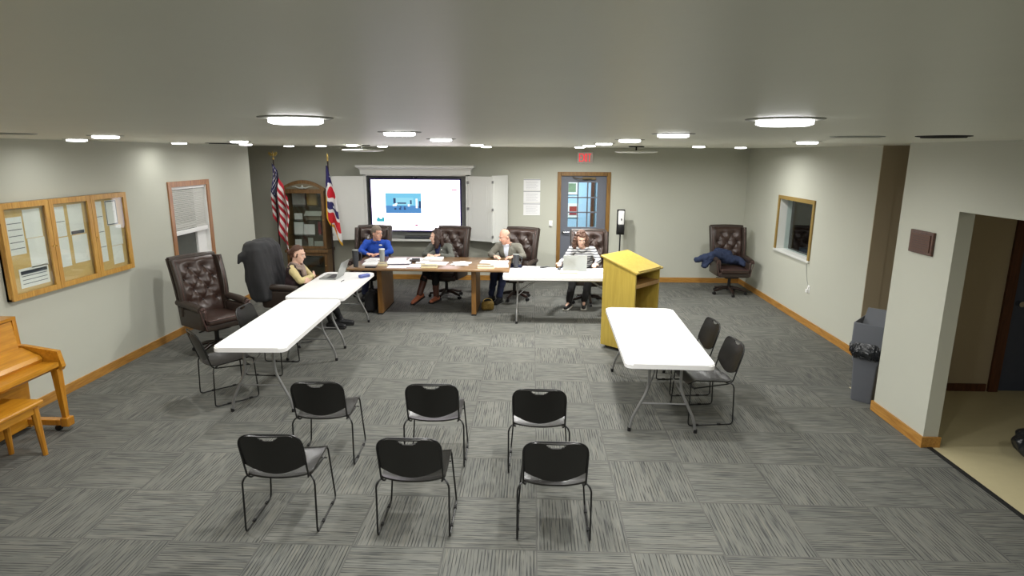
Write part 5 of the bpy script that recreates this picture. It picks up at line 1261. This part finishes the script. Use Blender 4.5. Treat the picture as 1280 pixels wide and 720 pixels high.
MB().box((0, 0, 0.02), (0.17, 0.10, 0.04), None, 0.012).build('wallet_body', MAT['leather_side'], wl, smooth=40)
MB().box((0.02, 0.03, 0.045), (0.13, 0.06, 0.02), None, 0.006).build('key_pouch', MAT['dark'], wl, smooth=40)
def tumbler(x, y, z, h_, r_, m_, lab, lidm='silver', handle=False, name='tumbler'):
    t = thing(name, lab, 'cup', (x, y, z))
    MB().lathe([(0, 0), (r_*0.78, 0), (r_*0.8, 0.01), (r_, h_*0.6), (r_*1.05, h_*0.96), (0, h_*0.96)], n=28).build('cup_body', MAT[m_], t, smooth=40)
    MB().lathe([(0, h_*0.96), (r_*1.08, h_*0.96), (r_*1.06, h_), (r_*0.4, h_*1.02), (0, h_*1.02)], n=28).build('cup_lid', MAT[lidm], t, smooth=40)
    if handle: MB().tube(fillet([(r_*0.9, 0, h_*0.85), (r_+0.045, 0, h_*0.82), (r_+0.045, 0, h_*0.4), (r_*0.85, 0, h_*0.36)], 0.03), 0.008, 8).build('handle', MAT[m_], t, smooth=True)
tumbler(-2.77, 9.36, DZT, 0.27, 0.048, 'dark', 'tall dark grey tumbler at the left corner of the wooden desk', 'silver', True)
tumbler(-2.46, 9.80, DZT, 0.22, 0.045, 'silver', 'silver white tumbler in front of the man in blue', 'white')
tumbler(-0.26, 9.66, WZT, 0.225, 0.048, 'dark', 'dark tumbler on the white table in front of the balding man', 'silver', True)
# white table at right end
paper('large spread of white papers covering the left of the laptop table', -0.02, 9.58, 0.30, 0.42, WZT, -6, 0.006)
paper('white papers beside the spread, left of the mouse', 0.24, 9.46, 0.28, 0.34, WZT, 5, 0.010)
paper('small sheet under the mouse of the laptop table', 0.30, 9.56, 0.16, 0.18, WZT+0.012, 0, 0.001, lines=False)
stack('heap of loose white papers right of the grey laptop', 1.02, 9.42, WZT, 7)
stack('white papers hanging near the table edge beside the lectern', 1.20, 9.50, WZT, 5)
ms = thing('computer_mouse', 'small dark computer mouse under the woman in stripes hand', 'mouse', (0.43, 9.74-0.19, WZT))
MB().sph((0, 0, 0.014), (0.03, 0.05, 0.018), 14).build('mouse_shell', MAT['dark'], ms, smooth=True)
MB().box((0, -0.02, 0.031), (0.004, 0.02, 0.004)).build('scroll_wheel', MAT['black'], ms)
def laptop(x, y, z, rz, lab, lid_ang, w_=0.37, d_=0.25, scr_m='nightpane'):
    t = thing('laptop', lab, 'laptop', (x, y, z), math.radians(rz), None)
    MB().box((0, 0, 0.009), (w_, d_, 0.016), None, 0.004).build('laptop_base', MAT['silver'], t)
    MB().box((0, 0.03, 0.0176), (w_*0.86, d_*0.45, 0.001)).build('keyboard', MAT['laptop_key'], t)
    MB().box((0, -d_*0.3, 0.0176), (w_*0.3, d_*0.24, 0.001)).build('trackpad', MAT['whiteboard'], t)
    a = math.radians(lid_ang); L = MB().box((0, 0, d_/2), (w_, 0.007, d_), None, 0.003).build('laptop_lid', MAT['silver'], t, loc=(0, d_/2, 0.016)); L.rotation_euler = (-a, 0, 0)
    MB().box((0, -0.004, d_/2+0.003), (w_*0.95, 0.001, d_*0.88)).build('laptop_screen', emis('laptop_glow', (150, 165, 185), 0.6), L)
laptop(0.67, 9.55, WZT, 180, 'grey laptop open before the woman in the striped sweater', 12)
laptop(-2.95, 8.72, WZT+0.003, -92, 'silver laptop open on the left white table beside the woman with crossed arms', 22, 0.36, 0.25)
cs = thing('glasses_case', 'blue patterned glasses case at the far end of the left white table', 'case', (-2.47, 8.74, WZT+0.002), math.radians(-35))
MB().box((0, 0, 0.025), (0.08, 0.18, 0.05), None, 0.022, 4).build('case_body', MAT['casefab'], cs, smooth=50)
MB().tube([(0.041, -0.07, 0.027), (0.041, 0.07, 0.027)], 0.003, 6).build('zip', MAT['dark'], cs)
tag(MB().tube([(0, 0, 0.006), (0.0, 0.05, 0.006), (0.01, 0.1, 0.006)], 0.005, 8).build('pen', MAT['dark'], loc=(-2.71, 8.40, WZT+0.002)), 'dark pen lying on the left white table near the laptop', 'pen')
# small things on the floor
bg = remeshed(MB().box((0, 0, 0.17), (0.16, 0.34, 0.33), None, 0.06, 4), 0.012, 3, folds(0.015, 12)).build('bag_body', MAT['blackcloth'], smooth=True)
bt_ = thing('shoulder_bag', 'black bag standing on the floor under the left end of the desk', 'bag', (-2.62, 9.62, 0)); bg.parent = bt_
MB().tube(fillet([(0, -0.12, 0.30), (0.02, -0.08, 0.42), (0.02, 0.08, 0.42), (0, 0.12, 0.30)], 0.06), 0.008, 8).build('strap', MAT['blackcloth'], bt_, smooth=True)
gb_ = thing('patterned_purse', 'gold patterned purse on the floor by the right leg of the desk', 'purse', (-0.84, 9.72, 0), 0.3)
remeshed(MB().box((0.12, 0, 0.08), (0.21, 0.11, 0.15), None, 0.045, 4), 0.01, 3, folds(0.01, 16)).build('purse_body', MAT['leopard'], gb_, smooth=True)
MB().tube([(0.12+0.08*math.cos(a), 0, 0.14+0.06*math.sin(a)) for a in [PI*k/10 for k in range(11)]], 0.007, 8).build('purse_handle', MAT['brass'], gb_, smooth=True)
cord = MB().tube([(XL+0.02, 8.55, 0.62), (-4.7, 8.3, 0.50), (-4.3, 8.25, 0.40), (-3.9, 7.9, 0.12), (-3.6, 7.75, 0.03), (-3.3, 7.7, 0.012), (-3.0, 7.9, 0.012)], 0.005, 6).build('power_cord', MAT['dark'])
tag(cord, 'thin dark cord running from the left wall past the empty leather chair to the floor', 'cord')
